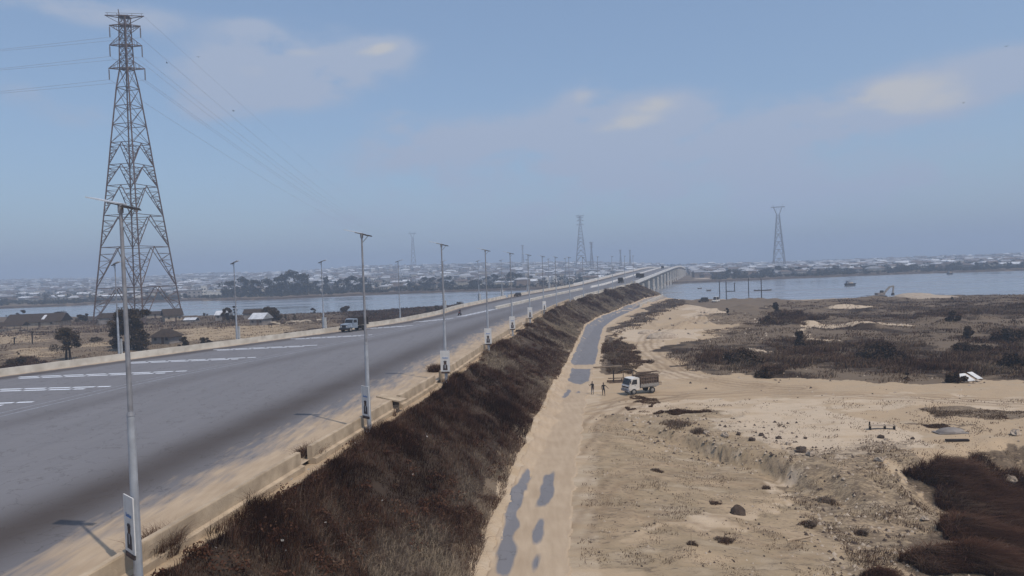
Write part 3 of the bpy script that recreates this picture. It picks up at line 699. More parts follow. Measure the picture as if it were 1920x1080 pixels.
# ------------------------------------------------------------------ service road
sy = np.concatenate([np.arange(18, 130, .25), np.arange(130, 392, 1.0)]); svv = np.linspace(-2.75, 2.75, 45)
SYg, SVg = np.meshgrid(sy, svv, indexing='ij'); slp = np.interp(SYg, _yy, np.gradient(CS, _yy)); c = 1 / np.sqrt(1 + slp ** 2)
SXg = XS(SYg) + SVg * c; SYr = SYg - SVg * slp * c
sz = height(SXg, SYr) + .05
sz = np.where(np.abs(SVg) > 2.0 + (fbm(SXg * 0 + SVg / 3 + 9, SYr / 1.3, 15, 3)) * .75, sz - .16, sz)
PATCH = [zone(p) for p in ([(985, 885), (993, 897), (972, 950), (965, 1000), (957, 1085), (928, 1085), (940, 990), (958, 930)], [(1020, 900), (1040, 880), (1040, 905), (1028, 945), (1010, 952), (1005, 935)], [(1012, 972), (1022, 985), (1018, 1015), (1004, 1022), (1002, 1000)], [(1000, 1040), (1010, 1040), (1010, 1085), (996, 1085)],
        [(1066, 716), (1072, 692), (1112, 692), (1102, 716), (1085, 722)], [(1052, 745), (1066, 728), (1070, 732), (1060, 748)], [(1078, 738), (1086, 732), (1088, 738)])]
wxs = SXg + (fbm(SXg / .9, SYr / 1.4, 5, 3) - .5) * 1.1; wys = SYr + (fbm(SXg / 1.2, SYr / 2.2, 6, 3) - .5) * 2.0
bare = np.zeros(SXg.shape)
for p in PATCH: bare = np.maximum(bare, inpoly(p, wxs, wys) * 1.0)
asph = sstep(124.5, 128, wys) * sstep(.2, .5, 2.35 - np.abs(SVg) - (fbm(SXg, SYr / 3, 8, 3) - .5) * 1.0 + .2) * np.where(wys > 300, .55, 1)
bare = np.maximum(bare, asph * .95); 
for _ in range(2):
    b_ = np.pad(bare, 3, 'edge'); bare = sum(b_[3 + i_:b_.shape[0] - 3 + i_, 3:-3] for i_ in range(-3, 4)) / 7; b_ = np.pad(bare, 1, 'edge'); bare = sum(b_[1:-1, 1 + i_:b_.shape[1] - 1 + i_] for i_ in range(-1, 2)) / 3
sandS = 1.12 - bare * 1.35
n0, n1 = SXg.shape
i = np.arange(n1 - 1)[None, :] + np.arange(n0 - 1)[:, None] * n1
F = np.stack([i, i + 1, i + 1 + n1, i + n1], -1).reshape(-1, 4)
tag(link('service_road', make_mesh('service_road', np.stack([SXg.ravel(), SYr.ravel(), sz.ravel()], 1), F, [M_road], smooth=True, attrs=dict(sand=sandS.ravel(), stain_shade=np.zeros(sandS.size)))), kind='structure')
# pale kerb wall beside the service road end
mb = MB(); a = P(1199, 576); b = P(1243, 556.5)
mb.beam((a[0], a[1], .55), (b[0], b[1], .55), .5, 1.5); tag(mb.build('low_wall', M_concw), 'low white wall beside the end of the narrow service road', 'wall')
def hz(px, py): a = P(px, py); return Vector((a[0], a[1], float(height(np.array([a[0]]), np.array([a[1]]))[0])))
def H1(a, b): return float(height(np.array([float(a)]), np.array([float(b)]))[0])
# ------------------------------------------------------------------ solar street lamps with banners
ORD = ['nearest', 'second', 'third', 'fourth', 'fifth', 'sixth', 'seventh', 'eighth', 'ninth', 'tenth', 'eleventh', 'twelfth', 'thirteenth', 'fourteenth']
LH = 15.3
def lamp_mesh():
    d = {}
    mb = MB(); mb.cyl((0, 0, 0), (0, 0, 6.8), .175, .145, 14); mb.cyl((0, 0, -.25), (0, 0, .06), .34, .34, 14); d['lower'] = mb.mesh('pole', M_galv, False)
    mb = MB(); mb.cyl((0, 0, 6.7), (0, 0, LH - .1), .105, .065, 12); mb.cyl((0, 0, 6.78), (0, 0, 6.95), .165, .12, 12); d['upper'] = mb.mesh('upper_pole', M_galvd)
    T = Matrix.Rotation(R_(13), 4, 'Y')
    mb = MB(); mb.box(T @ Vector((-.64, 0, .02)) + Vector((0, 0, LH)), (1.40, .62, .05), M=T); d['panel'] = mb.mesh('solar_panel', M_panel)
    mb = MB(); mb.box(T @ Vector((.48, 0, -.06)) + Vector((0, 0, LH)), (.72, .36, .09), M=T, taper=.8); d['head'] = mb.mesh('lamp_head', M_dark)
    mb = MB(); mb.cyl((0, 0, LH - .35), (0, 0, LH + .02), .11, .11, 10); mb.beam((0, 0, LH - .75), T @ Vector((.55, 0, -.1)) + Vector((0, 0, LH)), .04)
    mb.box(T @ Vector((-.1, 0, -.03)) + Vector((0, 0, LH)), (.9, .10, .07), M=T); d['bracket'] = mb.mesh('bracket', M_galvd)
    return d
LM = lamp_mesh()
def banner_meshes():
    d = {}
    mb = MB(); mb.box((0, .24, 2.42), (1.04, .05, 2.3)); d['board'] = mb.mesh('banner', M_white)
    mb = MB()                                  # a printed head and shoulders, flat on the board
    def disc(cx, cz, rx, rz, y, mi):
        n = 16; V = [(cx + rx * math.cos(2 * math.pi * i / n), y, cz + rz * math.sin(2 * math.pi * i / n)) for i in range(n)] + [(cx, y, cz)]
        mb.raw(V, [((i + 1) % n, i, n) for i in range(n)], mi)
    yb = .275
    mb.raw([(-.26, yb, 1.42), (.26, yb, 1.42), (.24, yb, 1.95), (.12, yb, 2.12), (-.12, yb, 2.12), (-.24, yb, 1.95)], [(5, 4, 3, 2, 1, 0)], 0)
    disc(0, 2.22, .16, .20, yb + .002, 1); disc(0, 2.37, .19, .10, yb + .004, 0)
    mb.raw([(-.05, yb + .003, 1.62), (.05, yb + .003, 1.62), (.08, yb + .003, 2.05), (-.08, yb + .003, 2.05)], [(3, 2, 1, 0)], 2)
    d['portrait'] = mb.mesh('portrait', [M_print, M_printm, M_galvd])
    mb = MB(); rr = random.Random(3)
    for k in range(6):                         # an unreadable blue word and a short line above it
        xx = -.27 + k * .10; hh = (.16, .09, .10, .13, .09, .10)[k]
        mb.raw([(-xx, yb, 2.74), (-xx - .07, yb, 2.74), (-xx - .06, yb, 2.74 + hh), (-xx - .01, yb, 2.74 + hh * .9)], [(3, 2, 1, 0), (0, 1, 2, 3)])
    mb.raw([(-.34, yb + .001, 2.72), (.28, yb + .001, 2.72), (.28, yb + .001, 2.75), (-.34, yb + .001, 2.75)], [(3, 2, 1, 0), (0, 1, 2, 3)]); d['lettering'] = mb.mesh('lettering', M_blue)
    mb = MB(); mb.box((0, .25, 1.16), (.90, .07, .20)); mb.box((0, .29, 1.16), (.7, .01, .07), mi=1); d['caption'] = mb.mesh('caption_strip', [M_print, M_printm])
    mb = MB(); mb.beam((-.48, .19, 3.5), (.48, .19, 3.5), .04); mb.beam((-.48, .19, 1.34), (.48, .19, 1.34), .04); mb.beam((0, .19, 1.34), (0, .19, 3.5), .05); mb.beam((0, 0, 3.3), (0, .22, 3.3), .05); mb.beam((0, 0, 1.6), (0, .22, 1.6), .05); d['frame'] = mb.mesh('banner_frame', M_galv)
    return d
BM = banner_meshes()
def lamp(x, y, z, heading, label, group, banner=None):
    r = empty('street_lamp', (x, y, z), heading, label, 'street lamp', group)
    link('pole', LM['lower'], r); link('upper_pole', LM['upper'], r); link('solar_panel', LM['panel'], r); link('lamp_head', LM['head'], r); link('bracket', LM['bracket'], r)
    if banner is not None:                     # banner: world bearing its printed face looks to; local +y is the face
        b = link('banner', BM['board'], r, rz=banner - heading - math.pi / 2)
        for k, nm in (('portrait', 'portrait'), ('lettering', 'lettering'), ('caption', 'caption_strip'), ('frame', 'banner_frame')): link(nm, BM[k], b)
    return r
def tang(xf, y): s = float(xf(y + 2) - xf(y - 2)) / 4; return math.atan2(1, s)
RL = [28.5, 54.5, 78, 106, 131, 158, 184, 211, 238, 265, 293, 322, 352, 376]
RB = [-133, -136, -98, -94, -92, -88, -60, None, None, None, None, None, None, None]
for k, yk in enumerate(RL):
    hd = tang(XR, yk) - math.pi / 2
    place = 'on the right verge of the road'
    lab = f'{ORD[k]} lamp from the camera on the right verge, ' + ('with a white portrait banner' if RB[k] is not None else 'without a banner')
    if k == 0: lab = 'nearest and tallest solar street lamp, its banner seen nearly edge on'
    zz = float(ZR(yk)) - .15
    if k in (2,3,4): zz = float(ZR(yk)) - .25
    lamp(float(XR(yk)), yk, zz, hd, lab, 'solar street lamps on the right verge', None if RB[k] is None else R_(RB[k]))
LLy = [110.5, 130, 149.5, 176, 212, 252, 281, 312, 342, 370]
LBn = [True, True, True, False, True, True, True, True, True, False]
for k, yk in enumerate(LLy):
    hd = tang(XL, yk) - math.pi / 2 + math.pi
    xk = float(XL(yk)) - .75
    lab = f'{ORD[k]} lamp from the left along the far parapet, ' + ('carrying a white banner' if LBn[k] else 'with a bare pole')
    lamp(xk, yk, float(ZR(yk)) - .3, hd, lab, 'solar street lamps along the far left parapet', R_((60, 65, 75, 0, 70, 80, 95, 90, 90)[k]) if LBn[k] else None)

# ------------------------------------------------------------------ lattice pylons
def lattice(mb, levels, leg, br, sec, sub=4, kinds=None):
    """square tapering tower: levels = [(z, half side)]"""
    cs = [(-1, -1), (1, -1), (1, 1), (-1, 1)]
    for j in range(len(levels) - 1):
        (z0, h0), (z1, h1) = levels[j], levels[j + 1]; kd = kinds[j]
        for c in cs: mb.beam((c[0] * h0, c[1] * h0, z0), (c[0] * h1, c[1] * h1, z1), leg)
        for k in range(4):
            a, b = cs[k], cs[(k + 1) % 4]
            A0 = Vector((a[0] * h0, a[1] * h0, z0)); B0 = Vector((b[0] * h0, b[1] * h0, z0)); A1 = Vector((a[0] * h1, a[1] * h1, z1)); B1 = Vector((b[0] * h1, b[1] * h1, z1))
            if kd != 'X': mb.beam(A1, B1, br)
            if kd == 'X':
                mb.beam(A0, B1, sec); mb.beam(B0, A1, sec)
            elif kd == 'XH':
                mb.beam(A0, B1, sec); mb.beam(B0, A1, sec)
            else:
                Mt = (A1 + B1) / 2
                for S, T in ((A0, A1), (B0, B1)):
                    mb.beam(S, Mt, br); pv_ = None
                    for q in range(1, sub + 1):
                        f = q / (sub + 1); p = S.lerp(T, f); r = S.lerp(Mt, f); mb.beam(p, r, sec)
                        if pv_ is not None: mb.beam(pv_[1] if q % 2 else pv_[0], p if q % 2 else r, sec)
                        pv_ = (p, r)
def pylon_double(name, loc, rz, label, H=135.0, R=12.4, detail=True, thick=1.0, arm=0.0, ak=1.0):
    r = empty(name, loc, rz, label, 'pylon', 'high voltage pylons')
    lv = [(0, R), (15.5, R * .885), (33, R * .755), (46.7, R * .655), (59.5, R * .56), (68.5, R * .495), (78, R * .43), (86, R * .37), (94, R * .31), (102, R * .25), (110, 2.0)]
    kn = ['K'] * 6 + ['XH', 'XH', 'XH', 'XH']
    s = H / 135.0; lv = [(z * s, h * s) for z, h in lv]
    mb = MB(); lattice(mb, lv, .42 * thick, .26 * thick, .15 * thick, 5 if detail else 2, kn)
    link('tower_body', mb.mesh('tower_body', M_rust if detail else M_lattice), r)
    mb = MB(); top = [(z * s, (2.0 - (z - 110) * .02) * s) for z in np.linspace(110, 132.8, 8 if detail else 4)]
    lattice(mb, top, .36 * thick, .2 * thick, .15 * thick, 2, ['XH'] * (len(top) - 1)); link('tower_top', mb.mesh('tower_top', M_rust if detail else M_lattice), r)
    for z, hl in ((110.5, 9.7), (120.5, 8.7), (129.0, 8.3)):
        mb = MB(); z *= s; hl *= s * ak; w = 1.8 * s; up = 4.2 * s if z < 125 * s else -3.0 * s
        for sx in (-1, 1):
            tip = Vector((sx * hl, 0, z))
            for sy_ in (-1, 1):
                mb.beam((sx * w * .9, sy_ * w, z), tip, .34 * thick); mb.beam((sx * w * .8, sy_ * w * .9, z + up), tip, .18 * thick)
                for q in (.3, .6): mb.beam(Vector((sx * w * .9, sy_ * w, z)).lerp(tip, q), Vector((sx * w * .8, sy_ * w * .9, z + up)).lerp(tip, q), .14 * thick)
            for q in (.2, .4, .6, .8): mb.beam(Vector((sx * w * .9, -w, z)).lerp(tip, q), Vector((sx * w * .9, w, z)).lerp(tip, q), .15 * thick)
        mb.box((0, 0, z), (2 * w * 1.05, 2 * w * 1.05, .28 * thick)); link('cross_arm', mb.mesh('cross_arm', M_rust if detail else M_lattice), r, rz=arm)
        if detail:
            zi = z if z < 125 * s else z - .2
            for sx in (-1, 1):
                mi = MB(); mi.cyl((sx * hl * .98, 0, zi - .4), (sx * hl * .98, 0, zi - 4.8), .20, .20, 8)
                for q in range(9): mi.cyl((sx * hl * .98, 0, zi - .8 - q * .45), (sx * hl * .98, 0, zi - .92 - q * .45), .30, .30, 8)
                mi.beam((sx * hl * .98, 0, zi), (sx * hl * .98, 0, zi - .5), .1); link('insulator', mi.mesh('insulator', M_insul), r, rz=arm)
    mb = MB(); z = 132.8 * s
    mb.box((0, 0, z), (4.4 * s, 4.4 * s, .4 * thick))
    for sx in (-1, 1):
        for sy_ in (-1, 1): mb.beam((sx * 1.7 * s, sy_ * 1.7 * s, z), (sx * 10.4 * ak * s, 0, z + .5 * s), .3 * thick)
        mb.beam((sx * 1.7 * s, 0, z - 3 * s), (sx * 10.4 * ak * s, 0, z + .5 * s), .2 * thick)
    for sx in (-.9, -.4, .4, .9): mb.beam((sx * 10 * ak * s, 0, z), (sx * 10 * ak * s, 0, z + 1.6 * s), .14 * thick)
    mb.beam((-10 * ak * s, 0, z + 1.6 * s), (10 * ak * s, 0, z + 1.6 * s), .12 * thick)
    mb.beam((-2, 0, z), (-2.4, 0, z + 3.2 * s), .3 * thick); link('top_arm', mb.mesh('top_arm', M_rust if detail else M_lattice), r, rz=arm)
    return r
TX, TY = P(261, 604)
TZ = H1(TX, TY)
T_ROT = R_(-12); A_ROT = R_(22); AK = .76
tower = pylon_double('pylon', (TX, TY, TZ - .1), T_ROT, 'huge rusty lattice pylon on the left bank with hanging insulators', arm=A_ROT, ak=AK)
def pylon_delta(loc, rz, label, H=132.0, R=11.5, thick=2.2):
    r = empty('pylon', loc, rz, label, 'pylon', 'high voltage pylons'); s = H / 132.0
    lv = [(z * s, h * s) for z, h in [(0, R), (20, R * .86), (38, R * .73), (54, R * .61), (70, R * .50), (84, R * .40), (96, R * .32), (108, R * .25)]]
    mb = MB(); lattice(mb, lv, .5 * thick, .3 * thick, .2 * thick, 1, ['K', 'K', 'K', 'K', 'XH', 'XH', 'XH']); mb.mesh
    link('tower_body', mb.mesh('tower_body', M_lattice), r)
    mb = MB(); w = R * .25 * s
    for sx in (-1, 1):
        for sy_ in (-1, 1): mb.beam((sx * w * .6, sy_ * w, 108 * s), (sx * 8.5 * s, sy_ * 1.2, 125 * s), .36 * thick)
        mb.beam((sx * 8.5 * s, 0, 125 * s), (sx * 9.5 * s, 0, 131 * s), .2 * thick); mb.beam((sx * 4.5 * s, 0, 116 * s), (0, 0, 125 * s), .15 * thick)
        for q in range(2): mb.beam((sx * (6 + q * 7) * s, 0, 125 * s), (sx * (6 + q * 7) * s, 0, 120.5 * s), .12 * thick)
    link('fork', mb.mesh('fork', M_lattice), r)
    mb = MB(); mb.box((0, 0, 125 * s), (27 * s, 1.6, 1.3)); link('cross_arm', mb.mesh('cross_arm', M_lattice), r)
    return r
def town_z(x, y): return H1(x, y)
def far_base(px, py, Y): v = PD(px, py, Y); return (v.x, Y, town_z(v.x, Y))
b = far_base(1461, 500, 1440); pylon_delta(b, R_(-12), 'hazy grey lattice pylon with a T shaped top, alone over the right hand town', H=130)
b = far_base(1090.5, 508, 1700); pylon_double('pylon', b, R_(-8), 'hazy grey lattice pylon with three arm levels left of the bridge crest', H=128, R=14.5, detail=False, thick=2.4)
b = far_base(776, 512, 2200); pylon_delta(b, R_(8), 'faint fork topped pylon in the haze between the second and third near lamps', H=112, R=9.5, thick=3.0)
TH = (b[0], b[1], b[2])
for px, py0, Y, H, lab in ((1110, 502, 1500, 50, 'small branching grey pylon just right of the tall hazy three armed pylon'), (1164, 502, 1700, 34, 'small faint pylon above the road, near the first truck on the bridge'), (1182, 502, 1800, 34, 'small faint pylon left of the two trucks on the bridge'), (981, 506, 1900, 46, 'small faint pylon directly behind the sixth lamp pole of the right verge')):
    b = far_base(px, py0, Y); r = pylon_double('pylon', b, R_(10), lab, H=H + 12, R=8, detail=False, thick=1.25)

# ------------------------------------------------------------------ power lines
def arm_tip(zl, sx, hl): v = Matrix.Rotation(T_ROT + A_ROT, 4, 'Z') @ Vector((sx * hl * AK * .98, 0, 0)); return Vector((TX + v.x, TY + v.y, TZ + zl))
def wire(a, b, sag, lab, grp, rad=.019, twin=.45, n=40):
    mb = MB(); d = (b - a); pn = Vector((-d.y, d.x, 0)).normalized()
    for off in ((-twin / 2, twin / 2) if twin else (0,)):
        pv_ = None
        for k in range(n + 1):
            t = (k / n) ** 1.6; p = a.lerp(b, t) + pn * off - Vector((0, 0, 4 * sag * t * (1 - t)))
            if pv_ is not None: mb.beam(pv_, p, rad * 2)
            pv_ = p
    o = empty('power_line', a, 0, lab, 'power line', grp)
    me = mb.mesh('conductor', M_wire); me.transform(Matrix.Translation(-a)); link('conductor', me, o); return o
lvl = {110.5: ('lowest', 9.7, 105.6), 120.5: ('middle', 8.7, 115.6), 129.0: ('upper', 8.3, 123.9)}
prev = Vector((TX - 390, TY + 25, 0))
for zl, (nm, hl, zi) in lvl.items():
    for sx, sd_ in ((-1, 'left'), (1, 'right')):
        a = arm_tip(zi, sx, hl)
        wire(a, Vector((prev.x + 8 * sx, prev.y - 8 * sx, TZ + zi - 2)), 4.5, f'twin power line running left out of view from the {nm} {sd_} insulator', 'power lines left of the huge pylon')
        e = Vector((TH[0] + 9 * sx, TH[1], TH[2] + 102))
        wire(a, e, 34, f'twin power line sagging right across the river from the {nm} {sd_} insulator', 'power lines over the river', n=60)
a = arm_tip(133.5, 1, 10.2); wire(a, Vector((TH[0] + 6, TH[1], TH[2] + 110)), 26, 'single thin earth wire running right from the very top of the huge pylon', None, rad=.024, twin=0, n=60)

# ------------------------------------------------------------------ vehicles
def wheel(parent, x, y, r, w, side):
    wmb = MB(); wmb.cyl((0, -w / 2, 0), (0, w / 2, 0), r, r, 18); wmb.cyl((0, -w * .4, 0), (0, w * .4, 0), r * 1.0, r * 1.0, 18)
    o = wmb.build('wheel', M_tyre, parent, (x, y, r))
    h = MB(); h.cyl((0, side * w * .5, 0), (0, side * w * .56, 0), r * .55, r * .5, 14); h.cyl((0, side * w * .56, 0), (0, side * w * .7, 0), r * .2, r * .18, 8); h.build('rim', M_rim, o)
def at_road(px, py): q = P(px, py, 5.5); return q
def bonnet_truck(loc, rz, label, group=None, body=M_cabb, load=M_tarp, L=6.6):
    """+x is forward"""
    r = empty('truck', loc, rz, label, 'truck', group); W = 2.4
    mb = MB()
    mb.prism([(L * .5 - 1.5, .75), (L * .5, .75), (L * .5, 1.55), (L * .5 - .25, 1.72), (L * .5 - 1.5, 1.80)], -.98, .98)
    mb.prism([(L * .5 - 3.1, .75), (L * .5 - 1.5, .75), (L * .5 - 1.5, 1.80), (L * .5 - 1.85, 2.62), (L * .5 - 2.1, 2.70), (L * .5 - 3.1, 2.70)], -1.10, 1.10)
    for s in (-1, 1): mb.box((L * .5 - .75, s * 1.06, 1.12), (1.35, .26, .30), taper=.85)
    link('cab', mb.mesh('cab', body), r)
    mb = MB(); mb.raw([(L * .5 - 1.50, -1.0, 1.88), (L * .5 - 1.50, 1.0, 1.88), (L * .5 - 1.82, .95, 2.55), (L * .5 - 1.82, -.95, 2.55)], [(0, 1, 2, 3)])
    link('windscreen', mb.mesh('windscreen', M_glass), r, loc=(.02, 0, .01))
    for s in (-1, 1):
        mb = MB(); mb.box((L * .5 - 2.35, s * 1.105, 2.18), (.95, .02, .62)); mb.build('side_window', M_glass, r)
        mb = MB(); mb.cyl((L * .5, s * .72, 1.15), (L * .5 + .05, s * .72, 1.15), .15, .15, 12); mb.build('headlight', M_white, r)
        mb = MB(); mb.beam((L * .5 - 1.8, s * 1.12, 2.25), (L * .5 - 1.6, s * 1.4, 2.25), .04); mb.box((L * .5 - 1.55, s * 1.42, 2.2), (.06, .2, .4)); mb.build('mirror', M_dark, r)
    mb = MB(); mb.box((L * .5 + .03, 0, 1.25), (.05, 1.1, .5)); mb.build('grille', M_dark, r)
    mb = MB(); mb.box((L * .5 + .12, 0, .68), (.3, 2.3, .42)); mb.build('bumper', M_dark, r)
    mb = MB(); mb.box((-.6, 0, .85), (L - 1.4, .9, .3)); mb.box((-1.6, 0, .62), (1.0, 2.0, .45)); mb.build('chassis', M_dark, r)
    x0, x1 = -L * .5, L * .5 - 3.25
    mb = MB(); mb.box(((x0 + x1) / 2, 0, 1.32), (x1 - x0, W, .22)); mb.box(((x0 + x1) / 2, 0, 2.1), (x1 - x0 - .08, W - .06, 1.4))
    for k in range(7): 
        for s in (-1, 1): mb.box((x0 + .25 + k * (x1 - x0 - .5) / 6, s * W / 2, 2.1), (.1, .07, 1.42))
    mb.prism([(x0 + .1, 2.78), (x1 - .1, 2.78), (x1 - .5, 2.98), (x0 + .5, 2.95)], -W / 2 + .15, W / 2 - .15); mb.build('cargo_body', load, r)
    for x_ in (L * .5 - .8, -1.9, -2.9 if L > 7 else -1.9):
        for s in (-1, 1): wheel(r, x_, s * .98, .5, .32, s)
    return r
def cabover_truck(loc, rz, label):
    r = empty('truck', loc, rz, label, 'truck'); F_ = 2.9
    mb = MB()
    mb.prism([(F_ - 1.65, .62), (F_ - .02, .62), (F_ + .06, 1.15), (F_ - .08, 1.32), (F_ - .42, 2.12), (F_ - .62, 2.2), (F_ - 1.65, 2.2)], -.92, .92); link('cab', mb.mesh('cab', M_cabw), r)
    mb = MB(); mb.raw([(F_ - .06, -.86, 1.36), (F_ - .06, .86, 1.36), (F_ - .39, .82, 2.08), (F_ - .39, -.82, 2.08)], [(0, 1, 2, 3)]); link('windscreen', mb.mesh('windscreen', M_glass), r, loc=(.03, 0, .01))
    mb = MB(); mb.box((F_ + .03, 0, 1.03), (.06, 1.6, .16)); mb.build('grille', M_dark, r)
    mb = MB(); mb.box((F_ + .05, 0, .58), (.22, 1.85, .3)); mb.build('bumper', M_galvd, r)
    for s in (-1, 1):
        mb = MB(); mb.prism([(F_ - 1.25, 1.38), (F_ - .38, 1.38), (F_ - .62, 2.02), (F_ - 1.25, 2.02)], s * .925 - .012, s * .925 + .012); mb.build('side_window', M_glass, r)
        mb = MB(); mb.box((F_ + .04, s * .68, .84), (.06, .34, .18)); mb.build('headlight', M_white, r)
        mb = MB(); mb.beam((F_ - .4, s * .93, 1.9), (F_ - .15, s * 1.16, 1.9), .035); mb.box((F_ - .12, s * 1.18, 1.78), (.05, .16, .36)); mb.build('mirror', M_dark, r)
        mb = MB(); mb.box((F_ - .95, s * .935, 1.22), (.18, .02, .04)); mb.build('door_handle', M_dark, r)
    x0, x1 = -1.75, F_ - 1.78
    mb = MB(); mb.box(((x0 + x1) / 2, 0, .95), (x1 - x0, 1.96, .12)); mb.box(((x0 + x1) / 2, 0, .78), (x1 - x0, .8, .2))
    for s in (-1, 1): mb.box(((x0 + x1) / 2, s * .97, 1.17), (x1 - x0, .05, .34))
    mb.box((x0, 0, 1.17), (.05, 1.9, .34)); mb.build('flatbed', M_rim, r)
    mb = MB()
    for s in (-1, 1):
        for k in range(8): mb.box((x0 + .06 + k * (x1 - x0 - .12) / 7, s * .97, 1.78), (.10, .06, 1.0))
        for zz in (1.75, 2.25): mb.box(((x0 + x1) / 2, s * .985, zz), (x1 - x0, .04, .09))
    for zz in (1.6, 2.0, 2.3):
        mb.box((x0, 0, zz), (.05, 1.9, .09)); mb.box((x1, 0, zz), (.05, 1.9, .09))
    mb.build('slatted_sides', M_wood, r)
    rr = random.Random(4)
    ld = empty('load_of_poles', (0, 0, 0), 0); ld.parent = r
    mb = MB(); mb.box(((x0 + x1) / 2 - .1, 0, 1.55), (x1 - x0 - .2, 1.75, 1.1))
    for k in range(46):
        yy = rr.uniform(-.85, .85); zz = 1.25 + rr.random() * 1.65 - abs(yy) * .35; a_ = rr.uniform(-.05, .05); xo = rr.uniform(-.7, .1)
        mb.cyl((x0 + xo, yy, zz), (x1 + rr.uniform(-.3, .1), yy + a_, zz + rr.uniform(-.12, .12)), .055, .045, 6, mi=rr.choice((0, 0, 0, 0, 1)))
    me = mb.mesh('load_of_poles', [M_wood, M_woodl])
    COL.objects.unlink(ld); bpy.data.objects.remove(ld); link('load_of_poles', me, r)
    for x_ in (F_ - .75, -.75):
        for s in (-1, 1): wheel(r, x_, s * .82, .40, .26, s)
    return r
q = P(661, 626.5, 5.5); hd = math.atan2(-.90, -.44)
tx, ty = P(661, 622, 5.5)
bonnet_truck((tx, ty + 2.0, 5.51), R_(-118), 'pale blue bonneted truck with a tall dark load driving on the far carriageway')
q = P(1204, 741); wt = cabover_truck((q[0] + .5, q[1] + 1.2, H1(q[0], q[1])), R_(180 + 22), 'small white truck with slatted wooden sides loaded with poles, parked on the sand')
for px, Y, off, lab in ((1164, 400, 0, 'dark loaded truck at the start of the bridge, nearest of the trucks on it'), (1197, 470, 0, 'dark truck side by side with a taller one halfway up the bridge'), (1204, 462, 3.6, 'taller dark truck on the right of a pair halfway up the bridge'), (1243, 690, 0, 'small dark truck far up the bridge near its crest')):
    v = PD(px, 525, Y); xx = min(v.x, float(XR(Y)) - 3.2)
    bonnet_truck((xx, Y, float(ZR(Y)) + .01), tang(XR, Y), lab, 'dark trucks on the bridge', body=M_tarp, L=7.2)
def car(loc, rz, label, mt, L=4.4, tall=1.5, cat='car'):
    r = empty('parked_car' if cat == 'car' else 'van', loc, rz, label, cat)
    mb = MB(); mb.prism([(-L / 2, .3), (L / 2, .3), (L / 2, .75), (L / 2 - .9, .95), (-L / 2, .98)], -.86, .86)
    mb.prism([(-L / 2 + .15, .95), (L / 2 - 1.1, .93), (L / 2 - 1.75, tall), (-L / 2 + .5, tall)], -.76, .76); link('body', mb.mesh('body', mt), r)
    mb = MB()
    for s in (-1, 1): mb.prism([(-L / 2 + .45, 1.0), (L / 2 - 1.3, 1.0), (L / 2 - 1.8, tall - .08), (-L / 2 + .65, tall - .08)], s * .77 - .01, s * .77 + .01)
    mb.raw([(L / 2 - 1.10, -.7, .98), (L / 2 - 1.10, .7, .98), (L / 2 - 1.70, .66, tall - .05), (L / 2 - 1.70, -.66, tall - .05)], [(0, 1, 2, 3)]); link('windows', mb.mesh('windows', M_glass), r, loc=(.012, 0, .004))
    for x_ in (-L / 2 + .8, L / 2 - .8):
        for s in (-1, 1): wheel(r, x_, s * .78, .32, .2, s)
    return r
v = hz(1319, 567); car(v, R_(200), 'dark vehicle parked on the sandy river bank, left of the pair', M_tarp, 4.6, 2.1, 'van')
v = hz(1342, 566.5); car(v, R_(230), 'dark vehicle with a pale roof parked on the sandy river bank, right of the pair', M_cabw, 4.6, 2.3, 'van')
v = PD(1071, 541, 283); car((float(XL(290)) + 2.5, 290, float(ZR(290)) + .01), tang(XL, 290) + math.pi, 'dark car at the gap in the far left parapet before the bridge', M_tarp, 4.4, 1.5)

